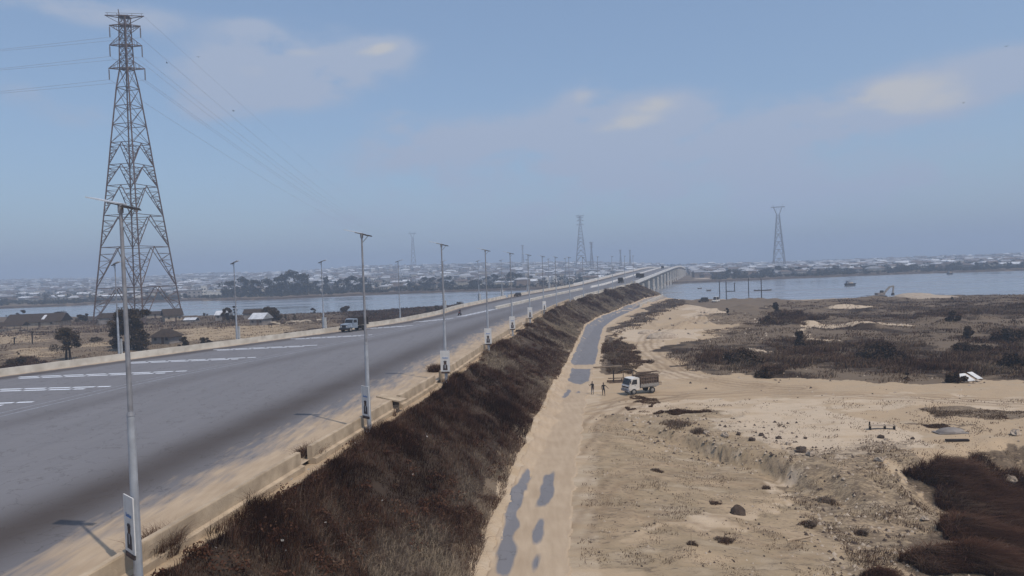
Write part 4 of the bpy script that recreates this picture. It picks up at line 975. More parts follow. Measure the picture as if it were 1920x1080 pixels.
# ------------------------------------------------------------------ people
def skin_mesh(name, joints, bones, subdiv=2):
    me = bpy.data.meshes.new(name + '_cage'); ks = list(joints); idx = {k: i for i, k in enumerate(ks)}
    me.from_pydata([joints[k][0] for k in ks], [(idx[a], idx[b_]) for a, b_ in bones], [])
    o = bpy.data.objects.new(name + '_cage', me); COL.objects.link(o)
    sk = o.modifiers.new('skin', 'SKIN'); sd_ = o.modifiers.new('sub', 'SUBSURF'); sd_.levels = subdiv
    for i, k in enumerate(ks):
        s = me.skin_vertices[0].data[i]; rd = joints[k][1]; s.radius = rd if isinstance(rd, tuple) else (rd, rd); s.use_root = (i == 0)
    dg = bpy.context.evaluated_depsgraph_get(); ev = o.evaluated_get(dg); nm = bpy.data.meshes.new_from_object(ev); nm.name = name
    bpy.data.objects.remove(o); bpy.data.meshes.remove(me); return nm
def person(loc, rz, label, pose, shirt, trousers, group=None, simple=False):
    """faces +y; pose: dict of arm and leg angles (radians, forward swing / outward)"""
    r = empty('person', loc, rz, label, 'person', group)
    J = {'pelvis': ((0, 0, .95), (.155, .11)), 'waist': ((0, .0, 1.10), (.14, .10)), 'chest': ((0, .01, 1.32), (.18, .115)), 'neckb': ((0, 0, 1.47), (.075, .07)), 'neck': ((0, .01, 1.54), .058), 'head': ((0, .025, 1.64), (.078, .092)), 'crown': ((0, .01, 1.73), (.062, .072)), 'nose': ((0, .10, 1.635), .02)}
    Bn = [('pelvis', 'waist'), ('waist', 'chest'), ('chest', 'neckb'), ('neckb', 'neck'), ('neck', 'head'), ('head', 'crown'), ('head', 'nose')]
    for s, n in ((-1, 'l'), (1, 'r')):
        hip = Vector((s * .10, 0, .90)); fw, ow, kb = pose['leg_' + n]
        d1 = Vector((s * math.sin(ow), math.sin(fw), -math.cos(fw) * math.cos(ow))).normalized(); kn = hip + d1 * .43
        d2 = Vector((s * math.sin(ow) * .6, math.sin(fw - kb), -math.cos(fw - kb))).normalized(); an = kn + d2 * .43
        J['hip' + n] = (tuple(hip), .095); J['knee' + n] = (tuple(kn), .062); J['ankle' + n] = (tuple(an), .042); J['toe' + n] = (tuple(an + Vector((s * .02, .17, -.035))), .036)
        Bn += [('pelvis', 'hip' + n), ('hip' + n, 'knee' + n), ('knee' + n, 'ankle' + n), ('ankle' + n, 'toe' + n)]
        sh = Vector((s * .20, 0, 1.42)); fw, ow, eb = pose['arm_' + n]
        d1 = Vector((s * math.sin(ow), math.sin(fw) * math.cos(ow), -math.cos(fw) * math.cos(ow))).normalized(); el = sh + d1 * .29
        d2 = Vector((s * math.sin(ow), math.sin(fw + eb) * math.cos(ow), -math.cos(fw + eb) * math.cos(ow))).normalized(); wr = el + d2 * .26; pl = wr + d2 * .08
        J['sh' + n] = (tuple(sh), .066); J['el' + n] = (tuple(el), .045); J['wr' + n] = (tuple(wr), .031); J['palm' + n] = (tuple(pl), (.040, .022))
        Bn += [('chest', 'sh' + n), ('sh' + n, 'el' + n), ('el' + n, 'wr' + n), ('wr' + n, 'palm' + n)]
        if not simple:
            sd_ = d2.cross(Vector((s, .2, 0))).normalized(); curl = Vector((-s, 0, 0)) * .35
            for f, (o_, ln) in enumerate(((-.030, .065), (-.010, .075), (.010, .07), (.030, .055))):
                a_ = pl + sd_ * o_ + d2 * .035; m_ = a_ + (d2 + curl * .4).normalized() * ln * .55; t_ = m_ + (d2 + curl * 1.6).normalized() * ln * .5
                J[f'f{f}a' + n] = (tuple(a_), .010); J[f'f{f}b' + n] = (tuple(m_), .009); J[f'f{f}c' + n] = (tuple(t_), .007); Bn += [('palm' + n, f'f{f}a' + n), (f'f{f}a' + n, f'f{f}b' + n), (f'f{f}b' + n, f'f{f}c' + n)]
            a_ = pl + sd_ * -.045; t_ = a_ + (d2 * .6 - sd_ * .6).normalized() * .05; J['ta' + n] = (tuple(a_), .012); J['tb' + n] = (tuple(t_), .009); Bn += [('palm' + n, 'ta' + n), ('ta' + n, 'tb' + n)]
    me = skin_mesh('body', J, Bn, 1 if simple else 2)
    zmin = min(v.co.z for v in me.vertices); me.transform(Matrix.Translation((0, 0, -zmin)))
    for mt in (M_skin, shirt, trousers): me.materials.append(mt)
    for p in me.polygons:
        c = p.center; cz = c.z + zmin; mi = 0; lat = abs(c.x)
        wrs = [Vector(J['wr' + n][0]) for n in 'lr']; nearhand = any((Vector((c.x, c.y, cz)) - w).length < .17 for w in wrs)
        if cz > 1.50 and lat < .14: mi = 0
        elif nearhand: mi = 0
        elif cz > .98 or (cz > .6 and lat > .22 and not any((Vector((c.x, c.y, cz)) - Vector(J['knee' + n][0])).length < .25 for n in 'lr')): mi = 1
        elif cz > .12: mi = 2
        else: mi = 1
        p.material_index = mi; p.use_smooth = True
    b_ = link('body', me, r)
    mb = MB(); mb.blob((0, -.012, 1.70 - zmin), (.095, .105, .085), 3, 12, 8, .03); mb.build('hair', M_cloth, r, smooth=True)
    if not simple:
        mb = MB()
        for s in (-1, 1): mb.blob((s * .033, .105, 1.655 - zmin), (.013, .008, .009), 1, 8, 6, 0)
        mb.build('eyes', M_white, r)
        mb = MB(); mb.blob((0, .108, 1.588 - zmin), (.026, .008, .007), 1, 8, 6, 0); mb.build('mouth', M_printm, r)
        mb = MB()
        for s in (-1, 1): mb.blob((s * .088, .01, 1.64 - zmin), (.012, .024, .034), 1, 8, 6, 0)
        mb.build('ears', M_skin, r)
    return r
STAND = dict(leg_l=(.03, .05, 0), leg_r=(-.03, .05, 0), arm_l=(.05, .10, .15), arm_r=(.5, .2, 1.7))
WALK = dict(leg_l=(.30, .10, .12), leg_r=(-.26, .08, .05), arm_l=(-.25, .75, .2), arm_r=(.2, .15, .5))
v = hz(1111, 739.5); person(v, R_(150), 'person standing upright with a hand raised, left of the two on the sandy track', STAND, M_cloth, M_cloth2)
v = hz(1132, 741.5); person(v, R_(170), 'person in dark clothes striding with one arm held out, nearer the white truck', WALK, M_cloth, M_cloth)
# motorcycle and rider, far carriageway
v = P(862, 591.5, 5.5)
mc = empty('motorcycle', (v[0], v[1], 5.51), R_(-115), 'dark motorcycle riding on the far carriageway near the hatched marking', 'motorcycle')
for x_ in (-.62, .66):
    mb = MB(); mb.cyl((0, -.06, 0), (0, .06, 0), .30, .30, 16); mb.build('wheel', M_tyre, mc, (x_, 0, .30))
mb = MB(); mb.box((.0, 0, .5), (.55, .26, .34)); mb.beam((-.6, 0, .32), (.1, 0, .45), .06); mb.beam((.66, 0, .3), (.42, 0, .95), .06); mb.build('frame', M_dark, mc)
mb = MB(); mb.box((.22, 0, .82), (.5, .3, .22), taper=.8); mb.build('tank', M_red, mc); mb = MB(); mb.box((-.32, 0, .80), (.7, .26, .1)); mb.build('seat', M_tarp, mc)
mb = MB(); mb.beam((.42, -.36, 1.02), (.42, .36, 1.02), .05); mb.build('handlebar', M_dark, mc)
SIT = dict(leg_l=(1.25, .22, 1.5), leg_r=(1.25, .22, 1.5), arm_l=(.8, .15, .3), arm_r=(.8, .15, .3))
pr = person((v[0] - .25 * math.cos(R_(-115)), v[1] - .25 * math.sin(R_(-115)), 5.51 + .30), R_(-115 - 90), 'rider in dark clothes sitting on the motorcycle on the far carriageway', SIT, M_cloth, M_cloth, simple=True)
# ------------------------------------------------------------------ vegetation
def leaf_cloud(C, Rr, n, size, rg, flat=1.0):
    """leaf quads spread over clump surfaces: C (k,3) centres, Rr (k,) radii"""
    k = len(C); which = rg.integers(0, k, n); dirs = rg.normal(size=(n, 3)); dirs /= np.linalg.norm(dirs, axis=1, keepdims=True)
    rad = Rr[which] * np.power(rg.random(n), .45)
    c = C[which] + dirs * rad[:, None] * np.array([1, 1, flat])
    a = rg.normal(size=(n, 3)); a /= np.linalg.norm(a, axis=1, keepdims=True); b = np.cross(a, rg.normal(size=(n, 3))); b /= np.linalg.norm(b, axis=1, keepdims=True)
    s = size * rg.uniform(.55, 1.3, n)[:, None]
    V = np.stack([c - a * s, c - b * s * .55, c + a * s, c + b * s * .55], 1).reshape(-1, 3)
    F = np.arange(4 * n).reshape(n, 4)
    kt = rg.random(k)[which] * .5 + rg.random(n) * .5
    return V, F, np.repeat(np.clip(kt, 0, 1), 4)
def tree_meshes(seed, h, w, nclump, nleaf, leaf, trunk_h=.3, leafmat=None, shape='round', trunks=1, tr=.28):
    rg = np.random.default_rng(seed); ccs = []; rr = []
    for k in range(nclump):
        a = rg.random() * 2 * math.pi; u = rg.random() ** .5; zz = rg.random()
        if shape == 'round': prof = math.sqrt(max(.05, 1 - (2 * zz - .85) ** 2 * .8))
        elif shape == 'flat': prof = 1.0 - .55 * zz
        elif shape == 'block': prof = .85
        else: prof = 1.0 - .75 * zz
        ccs.append((math.cos(a) * u * w / 2 * prof, math.sin(a) * u * w / 2 * prof, h * (trunk_h + (1 - trunk_h) * zz * .92))); rr.append(w * rg.uniform(.10, .19))
    V, F, tn = leaf_cloud(np.array(ccs), np.array(rr), nleaf, leaf, rg, .75)
    crown = make_mesh('crown', V, F, [leafmat or M_leaf], tone=tn)
    mb = MB(); rd = random.Random(seed)
    for t in range(trunks):
        ox = (t - (trunks - 1) / 2) * w * .14; top = Vector((ox * .5 + rd.uniform(-.2, .2), rd.uniform(-.2, .2), h * (trunk_h + .1)))
        mb.cyl((ox, 0, -.3), top, tr, tr * .6, 9)
        for q in range(5):
            c = ccs[rd.randrange(len(ccs))]; mb.cyl(top.lerp(Vector((ox, 0, 0)), rd.uniform(0, .35)), Vector(c), tr * .42, tr * .12, 6)
    return crown, mb.mesh('trunk', M_bark)
def tree(loc, ms, label, group=None, rz=0, sc=1.0, name='tree', cat='tree'):
    r = empty(name, loc, rz, label, cat, group); r.scale = (sc,) * 3 if not isinstance(sc, tuple) else sc
    link('crown', ms[0], r); link('trunk', ms[1], r); return r
def px_tree(px, pybase, wpx, hpx, seed, label, shape='round', n=3500, clumps=26, leaf=.16, trunk_h=.25, group=None, trunks=1, name='tree', cat='tree', tr=None, z0=0):
    q = P(px, pybase, z0); k = q[1] / FPX; w, h = wpx * k, hpx * k; zz = H1(*q)
    return tree((q[0], q[1], zz - .05), tree_meshes(seed, h, w, clumps, n, leaf, trunk_h, M_bush if (cat == 'bush' and px > 1000) else M_leaf, shape, trunks, tr or h * .028), label, group, name=name, cat=cat)
px_tree(128, 674, 56, 66, 1, 'gnarled dark tree with a leaning low branch standing alone in the left field', 'cone', 5200, 26, .17, .26, trunks=2, tr=.3)
px_tree(247, 657, 68, 78, 2, 'broad dense dark tree behind the nearest lamp pole, biggest tree by the road', 'block', 15000, 60, .24, .06, trunks=2, tr=.3)
px_tree(222, 650, 36, 40, 22, 'lower dark tree leaning out left of the big dense tree', 'round', 3500, 20, .22, .1)
px_tree(507, 606, 44, 32, 3, 'wide flat topped dark tree beside the white roofed hut', 'flat', 7000, 30, .3, .16, tr=.35)
px_tree(428, 603, 26, 26, 4, 'rounded dark tree touching the bright tin roof of the left hut', 'round', 3000, 18, .3, .1)
px_tree(441, 603, 12, 33, 5, 'narrow upright dark tree just right of the rounded tree at the tin roofed hut', 'cone', 1800, 12, .3, .1)
px_tree(39, 597, 18, 16, 6, 'small tufted tree sticking up over the long brown roof', 'round', 1100, 8, .3, .3)
px_tree(15, 598, 7, 8, 7, 'very small dark tree left of the long brown roof ridge', 'round', 500, 5, .3, .3)
px_tree(305, 655, 0.1, 0.1, 8, 'x') if False else None
px_tree(345, 652, 22, 20, 9, 'rounded dark bush right of the small brown roofed hut', 'round', 2500, 14, .18, .02, name='bush', cat='bush')
px_tree(386, 645, 26, 14, 10, 'low wide dark bush against the far left parapet', 'flat', 1600, 12, .18, .02, name='bush', cat='bush')
px_tree(552, 603, 8, 18, 11, 'thin dark sapling right of the cattle tree', 'cone', 500, 6, .3, .2)
px_tree(535, 600, 6, 14, 12, 'thin grey sapling between the flat topped tree and the herd', 'cone', 400, 5, .3, .2)
px_tree(586, 592, 11, 14, 13, 'small round headed tree left of the third far lamp', 'round', 800, 6, .3, .3)
px_tree(648, 585, 24, 10, 14, 'low dark mound of bushes at the water edge left of the truck', 'flat', 1500, 10, .35, .02, name='bush', cat='bush')
px_tree(805, 585, 14, 11, 15, 'round dark bush just behind the far parapet beside the third near lamp', 'round', 1400, 10, .3, .02, name='bush', cat='bush')
px_tree(820, 581, 16, 8, 115, 'low dark bush right of the round bush behind the far parapet', 'flat', 900, 8, .3, .02, name='bush', cat='bush')
px_tree(862, 574, 24, 6, 116, 'ragged low shrubs behind the far parapet near the motorcycle', 'flat', 900, 10, .3, .02, name='bush', cat='bush')
px_tree(930, 566, 26, 6, 117, 'low dark bush on the small spit of land in the river', 'flat', 900, 10, .35, .02, name='bush', cat='bush')
px_tree(385, 592, 9, 6, 118, 'small dark bush on the left river edge right of the big pylon', 'round', 500, 6, .3, .02, name='bush', cat='bush')
px_tree(110, 605, 40, 18, 16, 'row of dark trees right of the long brown roof', 'flat', 4200, 22, .3, .2)
px_tree(155, 603, 26, 16, 17, 'dark thicket at the left foot of the big pylon', 'flat', 2500, 16, .3, .15)
px_tree(34, 683, 44, 12, 18, 'low dark bush at the left edge behind the parapet', 'flat', 2600, 16, .16, .02, name='bush', cat='bush')
px_tree(180, 640, 30, 7, 19, 'low brown bush in the field between the lone tree and the big tree', 'flat', 1200, 10, .18, .02, name='bush', cat='bush')
px_tree(35, 665, 8, 8, 20, 'tiny dark bush in the field below the small palms', 'round', 400, 5, .14, .02, name='bush', cat='bush')
px_tree(1788, 611, 26, 20, 30, 'dark double headed bush standing alone in the right hand grassland', 'round', 2600, 10, .3, .02, name='bush', cat='bush')
px_tree(1814, 636, 30, 22, 31, 'big dark leaning bush below the double headed bush at the right', 'cone', 2800, 12, .3, .02, name='bush', cat='bush')
px_tree(1785, 562, 6, 5, 32, 'tiny dark bush near the far water edge at the right', 'round', 300, 4, .35, .02, name='bush', cat='bush')
px_tree(1456, 588, 22, 22, 33, 'dark cone shaped bush on the spoil mound near the river bank', 'cone', 2400, 14, .3, .02, name='bush', cat='bush')
px_tree(1500, 652, 26, 34, 34, 'tall dark brown bush in the middle of the right hand scrub', 'cone', 3200, 16, .24, .02, name='bush', cat='bush')
px_tree(1364, 592, 8, 14, 35, 'small upright dark bush on the sandy river bank', 'cone', 500, 5, .3, .02, name='bush', cat='bush')
px_tree(1440, 607, 30, 14, 36, 'low dark bush below the cone shaped bush near the river bank', 'flat', 1800, 12, .3, .02, name='bush', cat='bush')
px_tree(1900, 690, 60, 26, 37, 'large dark bush mass at the right edge above the white sheets', 'flat', 5200, 24, .22, .02, name='bush', cat='bush')
px_tree(1790, 716, 34, 20, 38, 'dark bush directly left of the white sheets', 'round', 3200, 14, .2, .02, name='bush', cat='bush')
px_tree(1700, 712, 10, 16, 39, 'thin dark shrub beside the sandy track at the right', 'cone', 500, 6, .18, .02, name='bush', cat='bush')
px_tree(1434, 706, 46, 16, 40, 'low brown bush at the near edge of the scrub left of centre', 'flat', 2600, 16, .2, .02, name='bush', cat='bush')
px_tree(1650, 672, 80, 26, 41, 'broad dark brown thicket in the centre of the right hand scrub', 'flat', 6500, 30, .22, .02, name='bush', cat='bush')
px_tree(1390, 680, 80, 22, 42, 'broad brown thicket at the left of the right hand scrub', 'flat', 5500, 30, .22, .02, name='bush', cat='bush')
px_tree(1820, 660, 70, 14, 43, 'long low dark thicket in front of the leaning bush', 'flat', 3500, 20, .22, .02, name='bush', cat='bush')
px_tree(1895, 640, 70, 18, 44, 'dark thicket at the right edge of the grassland', 'flat', 3500, 20, .26, .02, name='bush', cat='bush')
# young palms in the left field
def palm(px, py, hpx, label):
    q = P(px, py); k = q[1] / FPX; h = hpx * k; r = empty('palm', (q[0], q[1], H1(*q)), 0, label, 'palm tree', 'young palms in the left field')
    mb = MB(); mb.cyl((0, 0, -.2), (.05, 0, h * .8), .16, .2, 8); link('trunk', mb.mesh('trunk', M_bark), r)
    mb = MB(); rd = random.Random(px)
    for f in range(16):
        a = f * 2.4; e = rd.uniform(.0, 1.2); L_ = h * .32; p0 = Vector((.05, 0, h * .8)); p1 = p0 + Vector((math.cos(a) * math.cos(e), math.sin(a) * math.cos(e), math.sin(e))) * L_ * .6; p2 = p1 + Vector((math.cos(a), math.sin(a), -.35)) * L_ * .5
        mb.beam(p0, p1, .10, .03); mb.beam(p1, p2, .16, .02)
    link('fronds', mb.mesh('fronds', M_thatch), r)
palm(61, 646, 27, 'taller of two dark young palms in the left field'); palm(27, 646, 14, 'shorter of two dark young palms in the left field')

# ------------------------------------------------------------------ grass: burnt brown grass on the road bank, scrub in the fields
def blades(px_, py_, pz_, H, W, lean, tone, rg, curve=.35):
    n = len(px_); a = rg.random(n) * 2 * math.pi; wdx, wdy = np.cos(a) * W / 2, np.sin(a) * W / 2
    b0 = np.stack([px_ - wdx, py_ - wdy, pz_ - .05], 1); b1 = np.stack([px_ + wdx, py_ + wdy, pz_ - .05], 1)
    la = rg.normal(size=(n, 2)) * .45 + lean
    mid = np.stack([px_ + la[:, 0] * H * .4, py_ + la[:, 1] * H * .4, pz_ + H * .6], 1)
    tip = np.stack([px_ + la[:, 0] * H * (1 + curve), py_ + la[:, 1] * H * (1 + curve), pz_ + H * (1 - .25 * np.minimum(1, np.abs(la).sum(1)))], 1)
    wd = np.stack([wdx, wdy, np.zeros(n)], 1) * .7
    V = np.stack([b0, b1, mid + wd, mid - wd, tip], 1).reshape(-1, 3)
    k = np.arange(n)[:, None] * 5
    F = np.concatenate([k + np.array([[0, 1, 2]]), k + np.array([[0, 2, 3]]), k + np.array([[3, 2, 4]])], 0)
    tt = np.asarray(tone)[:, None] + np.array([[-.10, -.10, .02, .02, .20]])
    return V, F, np.clip(tt, 0, 1).ravel()
rg = np.random.default_rng(11)
n = 520000
yy = 12 + (392 - 12) * rg.random(n) ** 2.1; dd = rg.uniform(-.35, 15.5, n)
sl_ = np.interp(yy, _yy, np.gradient(CR, _yy)); cc = 1 / np.sqrt(1 + sl_ ** 2)
bx_ = XR(yy) + dd * cc; by_ = yy - dd * sl_ * cc; bz_ = height(bx_, by_)
t1 = fbm(bx_ / 2.2, by_ / 4.5, 101, 4); t2 = fbm(bx_ / 7, by_ / 12, 102, 3); t3 = fbm((bx_ * .8 + by_ * .6) / .9, (by_ * .8 - bx_ * .6) / 3.5, 103, 3)
keep = (XS(by_) - bx_ > 2.4 + t1 * .9) & (bz_ > -.1 + .1 * t1) & (t1 + t3 * .6 > .52 + sstep(6.5, 10.5, dd) * .12 - (by_ < 105) * .10) 
keep &= ~((dd < .5) & (t1 < .56))
keep &= ~((np.abs(by_ - 127) < 5) & (dd < 5.5) & (t3 < .75))
bx_, by_, bz_, t1, t2, t3, dd = [a[keep] for a in (bx_, by_, bz_, t1, t2, t3, dd)]
dist = np.hypot(bx_, by_)
pn = fbm(bx_ / 3.2, by_ / 5.5, 140, 4)
Hh = (.30 + 1.5 * (t1 - .32)) * (1 - .5 * sstep(.52, .62, pn)) * rg.uniform(.5, 1.25, len(bx_)) * (1.0 + .35 * (dd < 2.2)); Hh = np.clip(Hh, .12, 1.5)
Ww = np.maximum(.022, dist * .00052) * rg.uniform(.6, 1.3, len(bx_))
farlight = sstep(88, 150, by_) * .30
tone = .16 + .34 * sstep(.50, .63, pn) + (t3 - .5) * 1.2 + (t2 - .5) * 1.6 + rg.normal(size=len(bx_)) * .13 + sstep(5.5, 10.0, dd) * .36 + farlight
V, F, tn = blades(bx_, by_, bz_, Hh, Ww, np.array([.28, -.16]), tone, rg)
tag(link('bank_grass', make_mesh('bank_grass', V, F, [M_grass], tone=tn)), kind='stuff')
rgb_ = np.random.default_rng(19); nbk = 900; yb_ = 16 + 340 * rgb_.random(nbk) ** 1.8; db_ = rgb_.uniform(.3, 11.5, nbk); sb_ = np.interp(yb_, _yy, np.gradient(CR, _yy)); cb_ = 1 / np.sqrt(1 + sb_ ** 2)
xb_ = XR(yb_) + db_ * cb_; yb_ = yb_ - db_ * sb_ * cb_; kk_ = (XS(yb_) - xb_ > 3.0) & (fbm(xb_ / 6, yb_ / 6, 333, 3) > .46); xb_, yb_ = xb_[kk_], yb_[kk_]
rb_ = rgb_.uniform(.3, .85, len(xb_)); Vb, Fb, tb_ = leaf_cloud(np.stack([xb_, yb_, height(xb_, yb_) + rb_ * .35], 1), rb_, len(xb_) * 90, .085, rgb_, .7); tb_ = np.clip(tb_ * .55 + .05 + .12 * (np.repeat(yb_.mean(), len(tb_)) > 1e9), 0, 1)
tag(link('bank_weeds', make_mesh('bank_weeds', Vb, Fb, [M_grass], tone=tb_)), kind='stuff')

# scrub in the right field and beside the side road, and thin tufts everywhere else on the right
def scatter(polys, n, hmin, hmax, tone0, seed, thr=.5, sc=6.0, lean=(.3, -.1), zref=0, wk=.0006):
    rg = np.random.default_rng(seed); out = []
    for p in polys:
        xs = np.array([a[0] for a in p]); ys_ = np.array([a[1] for a in p])
        # denser close to the viewer: sample by 1/y
        m = n; ty = 1 / rg.uniform(1 / ys_.max(), 1 / ys_.min(), m * 3); tx = rg.uniform(xs.min(), xs.max(), m * 3)
        wx_ = tx + (fbm(tx / 5, ty / 5, 71, 4) - .5) * 7; wy_ = ty + (fbm(tx / 5, ty / 5, 73, 4) - .5) * 10
        ok = inpoly(p, wx_, wy_) & (fbm(tx / sc, ty / sc, seed, 4) > thr); out.append(np.stack([tx[ok][:m], ty[ok][:m]], 1))
    q = np.concatenate(out); tx, ty = q[:, 0], q[:, 1]; tz = height(tx, ty); nz_ = fbm(tx / 3, ty / 3, seed + 3, 3)
    ok = (tz > -6) & (np.abs(tx - XS(ty)) > 3.0); tx, ty, tz, nz_ = tx[ok], ty[ok], tz[ok], nz_[ok]
    H = (hmin + (hmax - hmin) * np.clip((nz_ - .3) * 2.2, 0, 1)) * rg.uniform(.5, 1.2, len(tx)); dist = np.hypot(tx, ty)
    W = np.maximum(.025, dist * wk) * rg.uniform(.6, 1.4, len(tx))
    tone = tone0 + (fbm(tx / 9, ty / 9, seed + 7, 3) - .5) * 1.0 + rg.normal(size=len(tx)) * .14
    return blades(tx, ty, tz, H, W, np.array(lean), tone, rg)
def merge(ls):
    V = []; F = []; T = []; b = 0
    for v, f, t in ls: V.append(v); F.append(f + b); T.append(t); b += len(v)
    return np.concatenate(V), np.concatenate(F), np.concatenate(T)
Z_TUFT = zone([(1060, 770), (1920, 760), (2100, 1100), (1040, 1100)], -1)
parts = [scatter(Z_DARK[:1] , 36000, .4, 1.6, .47, 201, .40, 7), scatter(Z_DARK[1:], 8000, .4, 1.5, .42, 202, .40, 7), scatter([Z_FIELD], 60000, .12, .75, .46, 203, .43, 5), scatter(Z_SIDE, 12000, .2, .8, .42, 204, .40, 4),
         scatter(Z_PATCH, 3500, .06, .28, .6, 205, .48, 2.5), scatter([Z_TUFT], 26000, .05, .24, .62, 206, .56, 1.4), scatter([Z_SLOPE], 9000, .08, .45, .5, 207, .53, 1.6),
         scatter([zone([(1660, 555), (1960, 552), (1960, 600), (1500, 600), (1440, 572)])], 14000, .15, .6, .5, 208, .42, 8)]
V, F, tn = merge(parts)
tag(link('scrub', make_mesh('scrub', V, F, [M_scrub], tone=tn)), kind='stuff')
parts = [scatter([zone([(-200, 740), (560, 640), (640, 600), (200, 615), (-300, 640)])], 26000, .1, .45, .55, 211, .45, 4, zref=0), scatter(Z_LDARK, 5000, .3, 1.0, .25, 212, .3, 4), scatter([zone([(-200, 615), (640, 585), (860, 572), (860, 588), (640, 606), (-200, 640)])], 16000, .3, 1.2, .35, 213, .42, 8)]
V, F, tn = merge(parts)
tag(link('field_grass', make_mesh('field_grass', V, F, [M_scrub], tone=tn)), kind='stuff')
# loose tufts of tall dry grass against the near parapet
# big clumps of tall dark grass in the pit at the lower right
def clump(px, py, wpx, dpx, Hm, nb, seed, label, z0=-2.6, tone0=.16):
    rg = np.random.default_rng(seed); q = P(px, py, z0); ky = q[1] / FPX; rx = wpx * ky / 2
    r2 = dpx
    a = rg.random(nb) * 2 * math.pi; u = np.sqrt(rg.random(nb)); k = 1 + .25 * np.sin(3 * a + seed) + .15 * np.sin(7 * a)
    tx = np.cos(a) * u * rx * k; ty = np.sin(a) * u * r2 * k; nn = fbm((tx + 50) / 1.2, (ty + 50) / 1.2, seed, 3)
    gz = height(tx + q[0], ty + q[1]); zb = H1(*q)
    if nb > 8000: ok = gz < -.75; tx, ty, nn, gz, u = tx[ok], ty[ok], nn[ok], gz[ok], u[ok]; nb = len(tx)
    H = Hm * (1.05 - .55 * u ** 2) * rg.uniform(.45, 1.15, nb) * (.5 + nn)
    tone = tone0 + (nn - .5) * .75 + rg.normal(size=nb) * .10 + (u > .75) * .12
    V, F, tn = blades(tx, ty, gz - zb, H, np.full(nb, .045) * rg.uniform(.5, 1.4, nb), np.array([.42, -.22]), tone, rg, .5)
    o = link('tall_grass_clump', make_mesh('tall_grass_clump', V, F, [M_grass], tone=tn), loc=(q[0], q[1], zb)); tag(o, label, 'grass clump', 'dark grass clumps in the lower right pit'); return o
clump(1815, 932, 225, 4.4, 1.8, 26000, 1, 'big dark grass clump, uppermost of those in the lower right pit')
clump(1960, 935, 200, 5.5, 1.3, 16000, 2, 'dark tall grass clump cut by the right edge beside the pale boulder')
clump(1855, 1008, 195, 2.3, 1.6, 20000, 3, 'brown tipped grass clump in the middle of those at the lower right')
clump(1830, 1080, 235, 1.9, 1.4, 22000, 4, 'lowest dark grass clump in the lower right corner with pale dead stalks')
clump(1985, 1000, 150, 3.0, 1.4, 12000, 6, 'dark grass clump at the right edge below the pale boulder clump')
clump(1655, 1083, 60, 1.2, .8, 2600, 5, 'small dark grass tuft cut by the bottom edge left of the lower right clumps', -1.2)
for px, py, w, hgt, lab in ((1515, 975, 26, .55, 'dark grass tuft right of the pale winding path'), (1612, 982, 20, .5, 'small dark grass tuft left of the lower right clumps'), (1340, 950, 22, .35, 'flat dark tuft left of the dark clod mound'), (1358, 1030, 36, .3, 'flat streak of dark dry stalks near the bottom centre right'),
                        (1550, 925, 42, .35, 'low dark tuft on the slope under the scarp'), (1435, 908, 14, .35, 'tiny grey tuft above the dark clod mound'), (1298, 1048, 18, .3, 'tiny weed with a thin pale stalk near the bottom edge'), (1270, 815, 60, .7, 'dark tuft row hanging over the left end of the scarp'), (1308, 828, 28, .6, 'dark round tuft at the foot of the pale scarp'), (1232, 895, 22, .3, 'grey tuft on the bare ground left of centre')):
    q = P(px, py, -1.0); clump(px, py, w, w * q[1] / FPX * .45, hgt, int(160 + w * 9), px, lab, -1.0, .55)
for px, py, hgt, nb, lab in ((583, 858, 1.1, 1500, 'dry grass tuft filling the gap in the parapet below the second lamp'), (296, 1040, 1.3, 2200, 'tall dry grass tuft beside the foot of the nearest lamp'), (818, 700, 1.3, 1800, 'bushy dry grass tuft at the parapet end under the third lamp'), (1150, 553, 2.4, 1600, 'dark bushy tuft on the bank top near the bridge end block')):
    q = P(px, py, 5.2); dz = 5.2
    zb = H1(*q); rg2 = np.random.default_rng(px); a = rg2.random(nb) * 6.283; u = np.sqrt(rg2.random(nb)) * (.9 if px < 1000 else 4)
    tx, ty = np.cos(a) * u, np.sin(a) * u * 1.5; gz = height(tx + q[0], ty + q[1])
    H = hgt * rg2.uniform(.4, 1.1, nb); V, F, tn = blades(tx, ty, gz - zb, H, np.maximum(.02, q[1] * .0005) * rg2.uniform(.6, 1.3, nb), np.array([.1, -.1]), .3 + rg2.normal(size=nb) * .2, rg2, .3)
    tag(link('grass_tuft', make_mesh('grass_tuft', V, F, [M_grass], tone=tn), loc=(q[0], q[1], zb)), lab, 'grass tuft')

